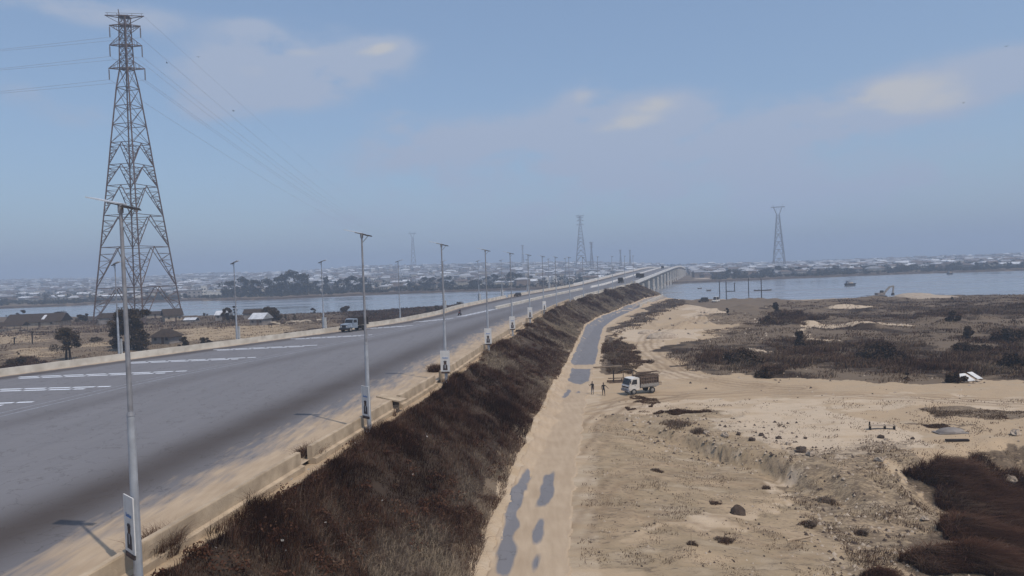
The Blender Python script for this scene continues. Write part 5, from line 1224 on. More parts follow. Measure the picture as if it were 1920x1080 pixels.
# ------------------------------------------------------------------ huts and yards on the left
def hut(px, py, wpx, depth, wall_h, roof_h, rz, label, wall=M_mud, roof=M_thatch, over=.5, door=True, hip=False, name='hut', windows=True, open_=False):
    q = P(px, py); k = q[1] / FPX; w = wpx * k; r = empty(name, (q[0], q[1] + depth / 2, H1(*q)), rz, label, 'hut', None)
    mb = MB()
    if open_:
        for sx in (-1, 0, 1):
            for sy_ in (-1, 1): mb.cyl((sx * w * .46, sy_ * depth * .46, -.3), (sx * w * .46, sy_ * depth * .46, wall_h), .1, .1, 6)
        link('posts', mb.mesh('posts', M_wood), r)
    else:
        mb.box((0, 0, wall_h / 2 - .15), (w, depth, wall_h + .3))
        for s in (-1, 1): mb.raw([(s * w / 2, -depth / 2, wall_h), (s * w / 2, depth / 2, wall_h), (s * w / 2, 0, wall_h + roof_h * .95)], [(0, 1, 2) if s > 0 else (2, 1, 0)]) if not hip else None
        link('wall', mb.mesh('wall', wall), r)
        if door: m2 = MB(); m2.box((w * .12, -depth / 2 - .02, 1.0), (.9, .08, 2.0)); m2.build('door', M_wood, r)
        if windows:
            for sx in (-.28, .34): m2 = MB(); m2.box((sx * w, -depth / 2 - .015, 1.5), (.8, .06, .8)); m2.build('window', M_dark, r)
    W2, D2 = w / 2 + over, depth / 2 + over; rdg = w / 2 + over if not hip else w * .22; z0, z1 = wall_h - .12, wall_h + roof_h; t = .08
    V = [(-W2, -D2, z0), (W2, -D2, z0), (W2, D2, z0), (-W2, D2, z0), (-rdg, 0, z1), (rdg, 0, z1)]
    V += [(x_, y_, z_ + t) for x_, y_, z_ in V]
    Fs = [(6, 7, 11, 10), (8, 9, 10, 11), (7, 8, 11), (9, 6, 10), (0, 4, 5, 1), (2, 5, 4, 3), (1, 5, 2), (3, 4, 0), (0, 1, 7, 6), (1, 2, 8, 7), (2, 3, 9, 8), (3, 0, 6, 9)]
    link('roof', make_mesh('roof', V, Fs, [roof]), r); return r
hut(305, 645, 40, 5.0, 2.1, 2.0, R_(-14), 'small mud hut with a dark hipped roof beside the big dense tree', M_mudg, M_thatch, .7, hip=True)
hut(60, 614, 95, 9, 2.3, 3.2, R_(6), 'long low building with a big brown roof and cream wall at the far left', M_mud, M_thatch, .8)
r = [o for o in COL.objects if o.name.startswith('hut')][-1]
mb = MB(); k = 296 / FPX; mb.box((3.6, -2.6, 4.05), (1.2, 3.2, .06), M=Matrix.Rotation(R_(31.5), 4, 'X')); mb.build('skylight_sheet', M_roofm, r)
hut(12, 622, 52, 5, 2.2, 1.4, R_(4), 'open sided brown shelter at the left edge before the long building', M_mud, M_thatch, .5, open_=True)
mb = MB(); q = P(8, 622); mb.box((0, 0, .5), (11, .3, 1.2)); tag(mb.build('low_wall', M_mud, None, (q[0], q[1], H1(*q))), 'low cream wall in front of the open shelter at the left edge', 'wall')
hut(316, 603, 30, 7, 2.6, 2.8, R_(35), 'dark roofed house with a pale gable between the legs of the big pylon', M_mud, M_thatch, .6)
hut(415, 601, 24, 6, 2.4, 1.6, R_(5), 'hut with a bright tin roof left of the second far lamp', M_mudg, M_roofm, .4)
hut(484, 610, 27, 6, 2.5, 2.0, R_(-14), 'grey hut with a very white tin roof below the flat topped tree', M_mudg, M_roofm, .5)
hut(205, 609, 40, 7, 3.0, 1.8, R_(2), 'long dark shed just left of the big dense tree', M_mudg, M_thatch, .4, windows=False)
hut(285, 597, 46, 6, 2.0, 1.2, R_(3), 'low dark shed with a pale strip at the water edge behind the big dense tree', M_mud, M_thatch, .4, windows=False)
hut(470, 598, 30, 7, 2.4, 1.6, R_(8), 'dark shed behind the white roofed hut near the second far lamp', M_mudg, M_thatch, .4, windows=False)
hut(355, 604, 22, 4, 1.0, .8, R_(0), 'very low grey shed in the field right of the big pylon', M_mudg, M_roofm, .2, windows=False, door=False)
mb = MB(); q = P(140, 612); rd = random.Random(8)
for k in range(30): 
    xx = (k - 15) * .62; mb.cyl((xx, rd.uniform(-.3, .3), -.3), (xx + rd.uniform(-.2, .2), 0, rd.uniform(1.6, 3.0)), .07, .05, 5)
for zz in (.9, 1.7): mb.beam((-9.4, 0, zz), (9, 0, zz), .07)
tag(mb.build('fence', M_wood, None, (q[0], q[1], H1(*q))), 'rough stick fence between the long brown roofed building and the big pylon', 'fence')
# cattle
def cow(px, py, rz, label, mt):
    q = P(px, py); r = empty('cow', (q[0], q[1], H1(*q)), rz, label, 'cow', 'cattle in the left field')
    J = {'hip': ((-.55, 0, 1.02), (.25, .28)), 'belly': ((-.05, 0, .96), (.28, .33)), 'chest': ((.5, 0, 1.02), (.24, .32)), 'hump': ((.55, 0, 1.28), .12), 'neck': ((.85, 0, 1.12), (.13, .18)), 'poll': ((1.10, 0, 1.18), .12), 'muzzle': ((1.38, 0, .98), .08), 'tailb': ((-.82, 0, 1.12), .05), 'tail': ((-.9, 0, .5), .03)}
    Bn = [('hip', 'belly'), ('belly', 'chest'), ('chest', 'hump'), ('chest', 'neck'), ('neck', 'poll'), ('poll', 'muzzle'), ('hip', 'tailb'), ('tailb', 'tail')]
    for s in (-1, 1):
        n_ = 'ab'[s > 0]
        J['st' + n_] = ((-.62, s * .17, .72), .13); J['hk' + n_] = ((-.70, s * .17, .42), .06); J['hf' + n_] = ((-.62, s * .17, .04), .05); J['el' + n_] = ((.55, s * .16, .66), .10); J['kn' + n_] = ((.57, s * .16, .36), .055); J['ff' + n_] = ((.57, s * .16, .04), .05)
        J['hb' + n_] = ((1.10, s * .14, 1.30), .03); J['ht' + n_] = ((1.12, s * .30, 1.62), .015)
        Bn += [('hip', 'st' + n_), ('st' + n_, 'hk' + n_), ('hk' + n_, 'hf' + n_), ('chest', 'el' + n_), ('el' + n_, 'kn' + n_), ('kn' + n_, 'ff' + n_), ('poll', 'hb' + n_), ('hb' + n_, 'ht' + n_)]
    key = 'cowmesh'
    if key not in MATS: MATS[key] = skin_mesh('body', J, Bn, 1)
    me = MATS[key].copy(); me.materials.append(mt); link('body', me, r); return r
rd = random.Random(2)
CW = [(507, 612.5, 1), (514, 610, 0), (522, 611, 0), (530, 610, 1), (538, 609.5, 0), (545, 610.5, 1), (551, 607.5, 0), (559, 607, 0), (567, 606.5, 0), (577, 605.5, 0), (584, 606, 0), (590, 606.5, 1), (598, 604.5, 0), (604, 604, 0)]
for k, (a, b, dk_) in enumerate(CW):
    lab = {0: 'dark cow at the left end of the herd in the left field', 3: 'dark cow in the middle of the herd, head low', 5: 'dark cow right of the middle of the herd', 11: 'dark cow near the right end of the herd'}.get(k, 'pale cow standing in the herd beyond the far left parapet')
    cow(a, b, rd.choice((0, math.pi)) + rd.uniform(-.5, .5), lab, M_cowd if dk_ else M_cow)

# ------------------------------------------------------------------ river: posts, boats
def post(px, pyb, pyt, label, lean=0):
    q = P(px, pyb, -1.5); k = q[1] / FPX; h = (pyb - pyt) * k; mb = MB(); mb.cyl((0, 0, -4), (lean * h, 0, h), .26, .22, 10); mb.cyl((lean * h, 0, h), (lean * h, 0, h + .12), .28, .28, 10)
    return tag(mb.build('mooring_post', M_dark, None, (q[0], q[1], -1.5)), label, 'post', 'steel posts standing in the river')
post(1349.5, 559, 528, 'leftmost of the dark posts standing in the river'); post(1362, 561, 527.5, 'dark river post carrying the left end of a crossbeam'); post(1404, 556, 522, 'tall dark river post standing between the crossbeam frame and the canoe'); post(1428, 561, 523, 'rightmost dark river post, in front of the long canoe')
q = P(1377, 547.5, -1.5); q0 = P(1362, 561, -1.5)
mb = MB(); Yb = q0[1]; b0 = PD(1361, 546.2, Yb); b1 = PD(1378, 546.0, Yb); mb.beam(b0, b1, .42); mb.beam(b1 + Vector((-.2, 0, 0)), PD(1377, 530, Yb), .34); tag(mb.build('crossbeam', M_dark), 'L shaped dark beam fixed to a river post', 'beam')
def boat(px, py, Lpx, label, h=.55, name='canoe', people=()):
    q = P(px, py, -1.5); k = q[1] / FPX; L_ = Lpx * k; w = max(.9, L_ * .1); r = empty(name, (q[0], q[1], -1.5), R_(-4), label, 'boat')
    V = []; Fs = []; n = 13
    for j in range(n):
        t = j / (n - 1) * 2 - 1; ww = w / 2 * (1 - abs(t) ** 2.4) + .04; zz = h + .45 * abs(t) ** 3
        V += [(t * L_ / 2, -ww, zz), (t * L_ / 2 * .96, -ww * .5, -.15), (t * L_ / 2 * .96, ww * .5, -.15), (t * L_ / 2, ww, zz), (t * L_ / 2 * .97, ww * .8, zz - .08), (t * L_ / 2 * .95, 0, .05), (t * L_ / 2 * .97, -ww * .8, zz - .08)]
    for j in range(n - 1):
        for i_ in range(7): Fs.append((j * 7 + i_, j * 7 + (i_ + 1) % 7, (j + 1) * 7 + (i_ + 1) % 7, (j + 1) * 7 + i_))
    link('hull', make_mesh('hull', V, Fs, [M_wood]), r)
    mb = MB()
    for t in (-.5, 0, .5): mb.box((t * L_ * .6, 0, h * .7), (.25, w * .85, .06))
    mb.build('thwart', M_wood, r)
    return r, q, k
r_, q, k = boat(1430, 545.3, 33, 'long dark canoe with people aboard by the rightmost river post')
CR_ = dict(leg_l=(1.3, .1, 1.9), leg_r=(1.3, .1, 1.9), arm_l=(.7, .1, .4), arm_r=(.7, .1, .4))
for o_, lab in ((-6.5, 'person sitting in the left half of the long canoe'), (8.5, 'person sitting in the right half of the long canoe')): person((q[0] + o_ * .35 * 3 / 3, q[1], -1.55), R_(80), lab, CR_, M_cloth, M_cloth, simple=True)
boat(1312, 541.5, 8, 'small dark canoe out on the river near the bridge'); boat(1329, 545, 9, 'small dark canoe near the bank, right of the one by the bridge')
def barge(px, py, Lpx, label):
    q = P(px, py, -1.5); k = q[1] / FPX; L_ = Lpx * k; r = empty('barge', (q[0], q[1], -1.5), R_(-3), label, 'boat')
    mb = MB(); mb.prism([(-L_ / 2, 1.3), (-L_ / 2 + .8, -.4), (L_ / 2 - 1.2, -.4), (L_ / 2, 1.5)], -1.8, 1.8); mb.build('hull', M_dark, r)
    mb = MB(); mb.box((-L_ * .25, 0, 2.1), (L_ * .22, 2.4, 1.6)); mb.box((-L_ * .25, 0, 2.98), (L_ * .27, 2.8, .12)); mb.build('cabin', M_galvd, r)
    mb = MB(); mb.blob((L_ * .14, 0, 1.3), (L_ * .22, 1.3, .8), 2); mb.build('sand_load', M_rock, r)
barge(1594, 535, 19, 'dark motor barge with a small cabin out on the right hand river'); barge(1781, 514.5, 9, 'small dark boat far across the river at the right')
# ------------------------------------------------------------------ excavator on the far heap
v = hz(1652, 556.5)
ex = empty('excavator', v, R_(4), 'pale excavator with a bent boom on the sandy bank heap at the right', 'excavator')
for s in (-1, 1): mb = MB(); mb.prism([(-2, .1), (-1.7, 0), (1.7, 0), (2, .1), (2.1, .5), (1.7, .9), (-1.7, .9), (-2.1, .5)], s * 1.1 - .3, s * 1.1 + .3); mb.build('track', M_dark, ex)
mb = MB(); mb.box((-.5, 0, 1.6), (3.4, 2.4, 1.1)); mb.build('body', M_mudg, ex); mb = MB(); mb.box((.7, .6, 2.4), (1.3, 1.0, 1.5), taper=.85); mb.build('cab', M_glass, ex)
mb = MB(); mb.beam((1.0, -.3, 1.8), (3.8, -.3, 4.6), .55, .7); mb.beam((3.8, -.3, 4.6), (5.6, -.3, 4.9), .5, .6); mb.build('boom', M_rim, ex)
mb = MB(); mb.beam((5.6, -.3, 5.1), (5.2, -.3, 1.9), .4, .5); mb.build('stick', M_rim, ex); mb = MB(); mb.prism([(4.7, .8), (5.6, .9), (5.5, 1.9), (4.9, 1.8)], -.9, .3); mb.build('bucket', M_dark, ex)
def heap(px, py, wpx, h, label, mt=M_rock, cat='sand heap', name='sand_heap', flat=.6, seed=0):
    q = P(px, py); k = q[1] / FPX; mb = MB(); mb.blob((0, 0, 0), (wpx * k / 2, wpx * k / 2 * flat, h), seed, 22, 12, .07); return tag(mb.build(name, mt, None, (q[0], q[1], H1(*q) - h * .1), smooth=True), label, cat)
heap(1715, 557.5, 80, 1.6, 'long pale sand heap right of the excavator', seed=3); heap(1735, 558, 120, 1.0, 'low wide sand heap behind the excavator heap', seed=4, mt=M_rock)
heap(1242, 634, 62, 1.5, 'pale cone shaped sand heap between the narrow road and the scrub', seed=6); heap(1212, 626, 34, 1.0, 'low pale sand heap left of the cone shaped one', seed=7); heap(1328, 606, 14, .8, 'small pale sand heap near the scrub by the river bank', seed=8)
# ------------------------------------------------------------------ things lying about
v = hz(1383, 941); heap(1383, 942, 30, .75, 'black dome shaped clod of burnt earth on the bare ground', M_rockd, 'earth mound', 'earth_mound', .8, 5)
def sheet(px, py, w, d_, rz, tilt, label, mt=M_white, name='metal_sheet', cat='sheet', t=.04, zz=.25, zref=0):
    q = P(px, py, zref); mb = MB(); mb.box((0, 0, 0), (w, d_, t), M=Matrix.Rotation(rz, 4, 'Z') @ Matrix.Rotation(tilt, 4, 'X')); return tag(mb.build(name, mt, None, (q[0], q[1], H1(*q) + zz)), label, cat)
sheet(1810, 712, 1.7, 1.9, .25, R_(24), 'larger white sheet lying in front of a dark bush at the right', zz=.5); sheet(1828, 709, .95, 1.8, .3, R_(24), 'smaller white sheet right of the larger one', zz=.5); sheet(1834, 714, .9, .5, .6, R_(15), 'small tan offcut below the white sheets', M_rock, zz=.2); sheet(1819, 711, .7, 2.2, .28, R_(22), 'tan board between the two white sheets', M_rock, 'board', 'board', zz=.42)
# leaning slab and box on the road bank
q = P(737, 764, 5.6); mb = MB(); mb.box((0, 0, 0), (2.4, 1.3, .12), M=Matrix.Rotation(-.35, 4, 'Z') @ Matrix.Rotation(R_(9), 4, 'Y')); tag(mb.build('slab', M_conc, None, (q[0] - .1, q[1], 6.45)), 'thin tilted slab lying across the broken parapet end', 'slab')
q = P(735, 768, 5.2); mb = MB(); mb.box((0, 0, 0), (.9, .9, 1.3), rz=.2); tag(mb.build('dark_box', M_tarp, None, (q[0] + .15, q[1] + .2, H1(*q) + .45)), 'dark box standing under the tilted slab at the parapet gap', 'box')
q = P(738, 790, 4.4); mb = MB(); mb.box((0, 0, 0), (1.0, .75, .12), M=Matrix.Rotation(R_(12), 4, 'X')); mb.box((.2, .05, .1), (.5, .1, .05)); tag(mb.build('concrete_block', M_conc, None, (q[0], q[1], H1(*q) + .45)), 'pale flat concrete block lying in the dark grass below the tilted slab', 'block')
q = P(975, 626, 4.9); mb = MB(); mb.box((0, 0, .15), (1.6, .7, .4)); tag(mb.build('dark_crate', M_tarp, None, (q[0], q[1], H1(*q) + .1)), 'dark flat object lying on the sandy ledge under the fifth lamp', 'crate')
# old frame behind the white truck
v = hz(1162, 716); fr = empty('timber_frame', v, R_(-4), 'dark timber stall frame with a sagging roof pole behind the white truck', 'frame')
mb = MB(); mb.cyl((-.9, 0, -.3), (-.9, 0, 1.9), .1, .09, 8); mb.build('post', M_tarp, fr); mb = MB(); mb.cyl((1.9, .2, -.3), (1.9, .2, 1.7), .07, .06, 8); mb.build('post', M_wood, fr); mb = MB(); mb.cyl((.6, .6, -.3), (.6, .6, 1.7), .06, .06, 8); mb.build('post', M_wood, fr)
mb = MB(); pv_ = None
for k in range(9): 
    t = k / 8; p = Vector((-.3 + t * 2.9, .1, 1.55 + .42 * math.sin(t * math.pi)))
    if pv_ is not None: mb.beam(pv_, p, .13)
    pv_ = p
mb.build('roof_pole', M_tarp, fr)
mb = MB(); mb.beam((-1.9, .1, .25), (2.6, .15, .3), .2, .3); mb.beam((-1.7, .5, .6), (2.3, .6, .62), .12, .12); mb.beam((-1.6, -.2, .05), (1.6, -.2, .05), .3, .2); mb.build('bench_beam', M_wood, fr)
v = hz(1186, 713); mb = MB(); mb.cyl((0, 0, -.2), (.25, 0, 1.9), .17, .14, 10); mb.blob((0, 0, .1), (.45, .4, .3), 2); tag(mb.build('marker_post', M_woodl, None, v), 'pale leaning stub post behind the cab of the white truck', 'post')
q = P(1120, 689); mb = MB(); a = Vector((*P(1113, 690), .12)); b = Vector((*P(1165, 697), .9)); mb.cyl(a - a, b - a, .14, .10, 8); tag(mb.build('barrier_pole', M_woodl, None, a), 'long pale pole lying across the service road beside the dark grass mound', 'pole')
v = hz(1655, 806); r = empty('broken_bench', v, R_(-8), 'broken wooden bench like frame at the edge of the pale clearing', 'wooden frame'); mb = MB(); mb.box((0, 0, .35), (2.6, .5, .07)); mb.build('plank', M_rock, r)
for x_ in (-1.2, .2, 1.1): mb = MB(); mb.box((x_, 0, .15), (.09, .45, .5)); mb.build('leg', M_tarp, r)
mb = MB(); mb.box((-1.25, -.05, .45), (.12, .12, .6)); mb.build('upright', M_tarp, r)
v = hz(1782, 812); mb = MB(); mb.blob((0, 0, .12), (1.35, .8, .42), 7, 16, 8, .03); mb.box((0, 0, .08), (2.9, 1.4, .06)); tag(mb.build('round_lid', M_mudg, None, v, smooth=False), 'grey low domed lid lying on pale sand left of the far right boulder', 'lid')
v = hz(1795, 827); mb = MB(); mb.box((0, 0, .12), (2.0, .35, .16), rz=-.12); tag(mb.build('dark_log', M_tarp, None, v), 'short dark log on pale sand just under the domed lid', 'log')
q = P(1500, 1029, -1.6); mb = MB(); mb.cyl((-.9, 0, .1), (.8, .15, .14), .10, .07, 8); mb.cyl((.2, .05, .13), (.9, -.1, .3), .05, .03, 6); tag(mb.build('driftwood', M_woodl, None, (q[0], q[1], H1(*q)), R_(8)), 'pale broken branch lying on the bare ground at the bottom', 'branch')
q = P(1297, 1062, -1.0); mb = MB(); mb.cyl((0, 0, -.1), (.02, 0, 1.5), .018, .012, 5); mb.cyl((.02, 0, 1.4), (.15, 0, 1.6), .012, .008, 5); tag(mb.build('dry_stalk', M_woodl, None, (q[0], q[1], H1(*q))), 'single thin pale stalk standing near the bottom edge', 'stalk')
RK = [(1175, 803, 9, 'pale', 'pale triangular stone at the left end of the scarp'), (1502, 865, 24, 'dark', 'dark overhung slab of broken crust at the path corner'), (1520, 872, 20, 'pale', 'sandy slab leaning under the dark crust slab'), (1652, 838, 14, 'dark', 'dark stone at the pit rim left of the big grass clump'), (1662, 842, 9, 'pale', 'pale stone leaning on the dark stone at the pit rim'), (1712, 838, 9, 'dark', 'small dark stone on the rim above the big grass clump'),
      (1905, 832, 24, 'pale', 'large pale boulder at the right edge above the grass'), (1893, 866, 26, 'pale', 'pale crumbling boulder sunk between the grass clumps at the right edge'), (1650, 883, 18, 'pale', 'flat pale stone left of the big grass clump'), (1735, 948, 16, 'pale', 'long pale slab on the slope above the middle grass clump'), (1672, 1030, 8, 'pale', 'small pale slab on the slope left of the lowest grass clump'), (1655, 1022, 8, 'pale', 'small pale chip up-left of the slab beside the lowest grass clump'),
      (1510, 824, 8, 'dark', 'small dark stone on the pale clearing left part'), (1478, 852, 12, 'pale', 'pale block at the right end of the scarp'), (1460, 838, 12, 'dark', 'dark hollowed clod on the scarp lip'), (1385, 815, 12, 'dark', 'dark rounded clod on the scarp lip beside the white face'), (1360, 818, 18, 'pale', 'white clay face in the middle of the scarp'), (1325, 812, 14, 'pale', 'whitish clay block left of the white scarp face'),
      (1410, 828, 14, 'dark', 'dark broken clod right of the rounded scarp clod'), (1428, 832, 12, 'dark', 'dark jagged clod right of the broken scarp clod'), (1200, 897, 4, 'pale', 'tiny pale stone on the bare ground left of centre'), (1112, 905, 4, 'pale', 'tiny white stone right of the sandy road'), (1162, 755, 5, 'pale', 'small pale stone below the white truck'), (1288, 767, 6, 'pale', 'small white stone on the clearing below the truck right side'), (1470, 1004, 5, 'dark', 'small dark debris at the lower middle right'), (1233, 945, 4, 'dark', 'tiny dark stone at the lower centre')]
for k, (px, py, w, c_, lab) in enumerate(RK):
    q = P(px, py, -.8 if py > 830 else 0); kk = q[1] / FPX; rr_ = w * kk / 2; mb = MB(); mb.blob((0, 0, rr_ * .25), (rr_, rr_ * .75, rr_ * .6), k + 20, 9, 6, .28); tag(mb.build('stone', M_rock if c_ == 'pale' else M_rockd, None, (q[0], q[1], H1(*q)), k * .7), lab, 'stone')
# scraps of litter caught in the bank grass
rg6 = np.random.default_rng(9); nl = 70; yl = 22 + 130 * rg6.random(nl) ** 1.6; dl_ = rg6.uniform(.3, 10, nl) * rg6.random(nl) ** .4; xl_ = XR(yl) + dl_; zl_ = height(xl_, yl) + .42; V = []; F = []
for k in range(nl):
    if float(XS(yl[k])) - xl_[k] < 3: continue
    s_ = rg6.uniform(.04, .10); b0 = len(V); a_ = rg6.random() * 6.28
    for j in range(4): V.append((xl_[k] + math.cos(a_ + j * 1.57) * s_ * rg6.uniform(.5, 1.5), yl[k] + math.sin(a_ + j * 1.57) * s_, zl_[k] + rg6.uniform(0, .12)))
    F.append((b0, b0 + 1, b0 + 2, b0 + 3))
tag(link('litter', make_mesh('litter', V, F, [M_rim])), kind='stuff')
# pebbles: nobody could count them
rg3 = np.random.default_rng(5); Vl = []; Fl = []; mi_ = []
def pebbles(poly, n, s0, s1):
    xs = [a[0] for a in poly]; ys_ = [a[1] for a in poly]; k = 0; t = 0
    while k < n and t < n * 30:
        t += 1; yv = 1 / rg3.uniform(1 / max(ys_), 1 / min(ys_)); xv = rg3.uniform(min(xs), max(xs))
        if not inpoly(poly, np.array([xv]), np.array([yv]))[0] or abs(xv - float(XS(yv))) < 2.7: continue
        k += 1; s = rg3.uniform(s0, s1) * max(1, yv / 70); zz = H1(xv, yv); b = len(Vl); a_ = rg3.random() * 6.28
        for i_ in range(5): Vl.append((xv + math.cos(a_ + i_ * 1.257) * s * rg3.uniform(.7, 1.3), yv + math.sin(a_ + i_ * 1.257) * s * rg3.uniform(.6, 1.2), zz - .03))
        Vl.append((xv, yv, zz + s * rg3.uniform(.5, 1.1)))
        m_ = int(rg3.random() < .5)
        for i_ in range(5): Fl.append((b + i_, b + (i_ + 1) % 5, b + 5)); mi_.append(m_)
pebbles(zone([(1100, 760), (1880, 760), (2000, 900), (1900, 1090), (1080, 1090)], -.8), 900, .04, .13); pebbles(Z_SLOPE, 500, .06, .2); pebbles(zone([(1140, 785), (1500, 800), (1500, 880), (1250, 850)], -.6), 400, .06, .22); pebbles(zone([(1200, 600), (1420, 570), (1900, 730), (1300, 760)]), 250, .06, .2)
tag(link('pebbles', make_mesh('pebbles', Vl, np.array(Fl), [M_rock, M_rockd], mi_)), kind='stuff')
# ------------------------------------------------------------------ the far bank: riverside trees, big buildings, the town
FT = [tree_meshes(300 + k, 1.0, (1.15, 1.5, .85, 1.9)[k], 24, 1500, .05, .08, M_leafg, ('round', 'round', 'cone', 'flat')[k], 1, .03) for k in range(4)]
def ftree(px, pyb, hpx, wf, Y, lab, grp, var):
    v = PD(px, pyb, Y); z0 = H1(v.x, Y); k = Y / FPX; h = hpx * k
    return tree((v.x, Y, z0 - .5), FT[var], lab, grp, random.uniform(0, 6), (h * wf, h * wf, h))
GT = 'trees on the far bank left of the bridge'
for px, hpx, wf, Y, var, lab in [(424, 34, .8, 690, 0, 'big round hazy tree right of the white riverside buildings'), (446, 20, .9, 680, 1, 'hazy tree left of the second far lamp pole'), (452, 36, .9, 705, 1, 'tall broad hazy tree just behind the second far lamp'), (472, 36, .8, 690, 0, 'round hazy tree right of the second far lamp'), (500, 32, .9, 700, 1, 'lower hazy tree left of the great riverside grove'), (518, 38, 1.0, 710, 0, 'tall hazy tree at the left of the great riverside grove'),
                            (548, 44, 1.1, 720, 1, 'great broad hazy tree, highest of the riverside grove'), (566, 43, 1.0, 715, 0, 'great round hazy tree at the right of the riverside grove'), (591, 25, .8, 760, 0, 'small hazy tree right of the riverside grove'), (612, 30, .8, 760, 2, 'hazy tree behind the third far lamp'), (640, 24, 1.0, 740, 1, 'hazy tree between the third far lamp and the second near lamp'), (663, 30, 1.2, 730, 1, 'wide hazy tree just left of the second near lamp'),
                            (680, 30, 1.1, 735, 0, 'wide hazy tree just right of the second near lamp'), (800, 24, 1.0, 780, 0, 'dark hazy tree left of the third near lamp'), (815, 20, 1.2, 790, 1, 'hazy tree at the third near lamp'), (838, 24, 1.0, 790, 0, 'hazy tree just right of the third near lamp'), (925, 22, 1.0, 800, 1, 'hazy tree right of the fourth near lamp'), (958, 24, 1.1, 800, 1, 'dark hazy tree behind the fifth near lamp'), (975, 24, 1.1, 805, 0, 'dark hazy tree right of the fifth near lamp'), (995, 18, 1.0, 805, 0, 'hazy tree left of the pale silos')]:
    ftree(px, 545, hpx, wf, Y, lab, GT, var)
rd = random.Random(12)
for k in range(46):
    px = rd.uniform(-20, 1120); Y = rd.uniform(668, 760) if px < 700 else rd.uniform(720, 840)
    if 270 < px < 410 and Y < 700: continue
    ftree(px, 545, rd.uniform(7, 15), rd.uniform(.9, 1.6), Y, 'small hazy bushy tree along the far bank left of the bridge', 'small trees on the far left bank', rd.randrange(4))
for k in range(60):
    px = rd.uniform(1335, 1930); Y = rd.uniform(745, 960)
    ftree(px, 515, rd.uniform(6, 15) * 800 / Y, rd.uniform(.8, 1.5), Y, 'small hazy tree among the roofs on the far bank right of the bridge', 'trees on the far bank right of the bridge', rd.randrange(4))
for px, hpx, wf, Y, var, lab in [(1370, 16, 1.3, 780, 1, 'broad hazy tree behind the leftmost river post'), (1430, 15, 1.4, 800, 0, 'broad hazy tree behind the rightmost river post'), (1462, 18, 1.2, 830, 1, 'broad hazy tree at the foot of the T topped pylon'), (1492, 16, 1.3, 830, 0, 'broad hazy tree right of the T topped pylon')]:
    ftree(px, 515, hpx, wf, Y, lab, 'trees on the far bank right of the bridge', var)
# mass of scrub and bushes that reads as one green band
def far_scrub(name, pxr, Yr, n, size, seed):
    rg = np.random.default_rng(seed); px = rg.uniform(*pxr, n); Y = rg.uniform(*Yr, n); X = (px - 960) / FPX * Y
    Y = np.maximum(Y, FSf(X) + 6 + rg.random(n) * 30); nn = fbm(X / 25, Y / 25, seed, 3); ok = nn > .42; X, Y, nn = X[ok], Y[ok], nn[ok]
    C = np.stack([X, Y, height(X, Y) + .6], 1); rr = size * (.5 + nn) * rg.uniform(.5, 1.3, len(X))
    V, F, tn = leaf_cloud(C, rr, len(X) * 26, .9, rg, .6); tag(link(name, make_mesh(name, V, F, [M_leafg], tone=tn)), kind='stuff')
far_scrub('far_bank_scrub', (-60, 1240), (640, 820), 1500, 3.2, 71)
far_scrub('far_bank_scrub', (1335, 1990), (715, 900), 1100, 2.8, 72)
# town houses
WALLS = [mat('house_wall_%s' % n, c, None, .5) for n, c in (('cream', (.42, .37, .30)), ('grey', (.30, .28, .27)), ('white', (.60, .58, .55)), ('brown', (.20, .15, .12)))]
ROOFS = [mat('house_roof_%s' % n, c, None, .5, .55) for n, c in (('bright', (.66, .67, .70)), ('pale', (.42, .42, .44)), ('rusty', (.14, .10, .08)), ('grey', (.25, .25, .27)))]
def house_geo(mb, w, d_, h, rh, mw, mr, T=None, hip=.3):
    V = [(-w/2, -d_/2, -1), (w/2, -d_/2, -1), (w/2, d_/2, -1), (-w/2, d_/2, -1), (-w/2, -d_/2, h), (w/2, -d_/2, h), (w/2, d_/2, h), (-w/2, d_/2, h)]
    o = .5; R0 = [(-w/2-o, -d_/2-o, h-.1), (w/2+o, -d_/2-o, h-.1), (w/2+o, d_/2+o, h-.1), (-w/2-o, d_/2+o, h-.1), (-w/2*(1-hip), 0, h+rh), (w/2*(1-hip), 0, h+rh)]
    tf = (lambda p: T @ Vector(p)) if T is not None else Vector
    mb.raw([tf(p) for p in V], [(0, 1, 5, 4), (1, 2, 6, 5), (2, 3, 7, 6), (3, 0, 4, 7)], mw); mb.raw([tf(p) for p in R0], [(0, 1, 5, 4), (2, 3, 4, 5), (1, 2, 5), (3, 0, 4), (3, 2, 1, 0)], mr)
HM = []
for k in range(14):
    rr_ = random.Random(k); mb = MB(); two = k % 4 == 0; house_geo(mb, rr_.uniform(8, 17), rr_.uniform(7, 11), 6.2 if two else rr_.uniform(3, 4.2), rr_.uniform(1.3, 2.6), 0, 1, hip=rr_.choice((0, .35, .5)))
    HM.append(mb.mesh('house', [WALLS[rr_.randrange(4)], ROOFS[(1, 2, 3, 1, 2, 3, 0)[k % 7]]]))
def spread(n, pxr, Yr, seed, pw=1.0, gap=9):
    rr_ = random.Random(seed); out = []; cell = set()
    t = 0
    while len(out) < n and t < n * 60:
        t += 1; px = rr_.uniform(*pxr); Y = Yr[0] + (Yr[1] - Yr[0]) * rr_.random() ** pw; X = (px - 960) / FPX * Y
        if Y < float(FSf(X)) + 22: continue
        xr, xl = float(XR(min(Y, 1400))), float(XL(min(Y, 1400)))
        if xl - 12 < X < xr + 12 and Y < 1450: continue
        key = (int(X // gap), int(Y // gap))
        if key in cell: continue
        cell.add(key); out.append((X, Y, rr_.uniform(-.5, .5), rr_.randrange(14)))
    return sorted(out, key=lambda a: a[1])
LH_ = spread(170, (-20, 1235), (760, 1150), 5); RH_ = spread(120, (1285, 1960), (800, 1120), 6, .8)
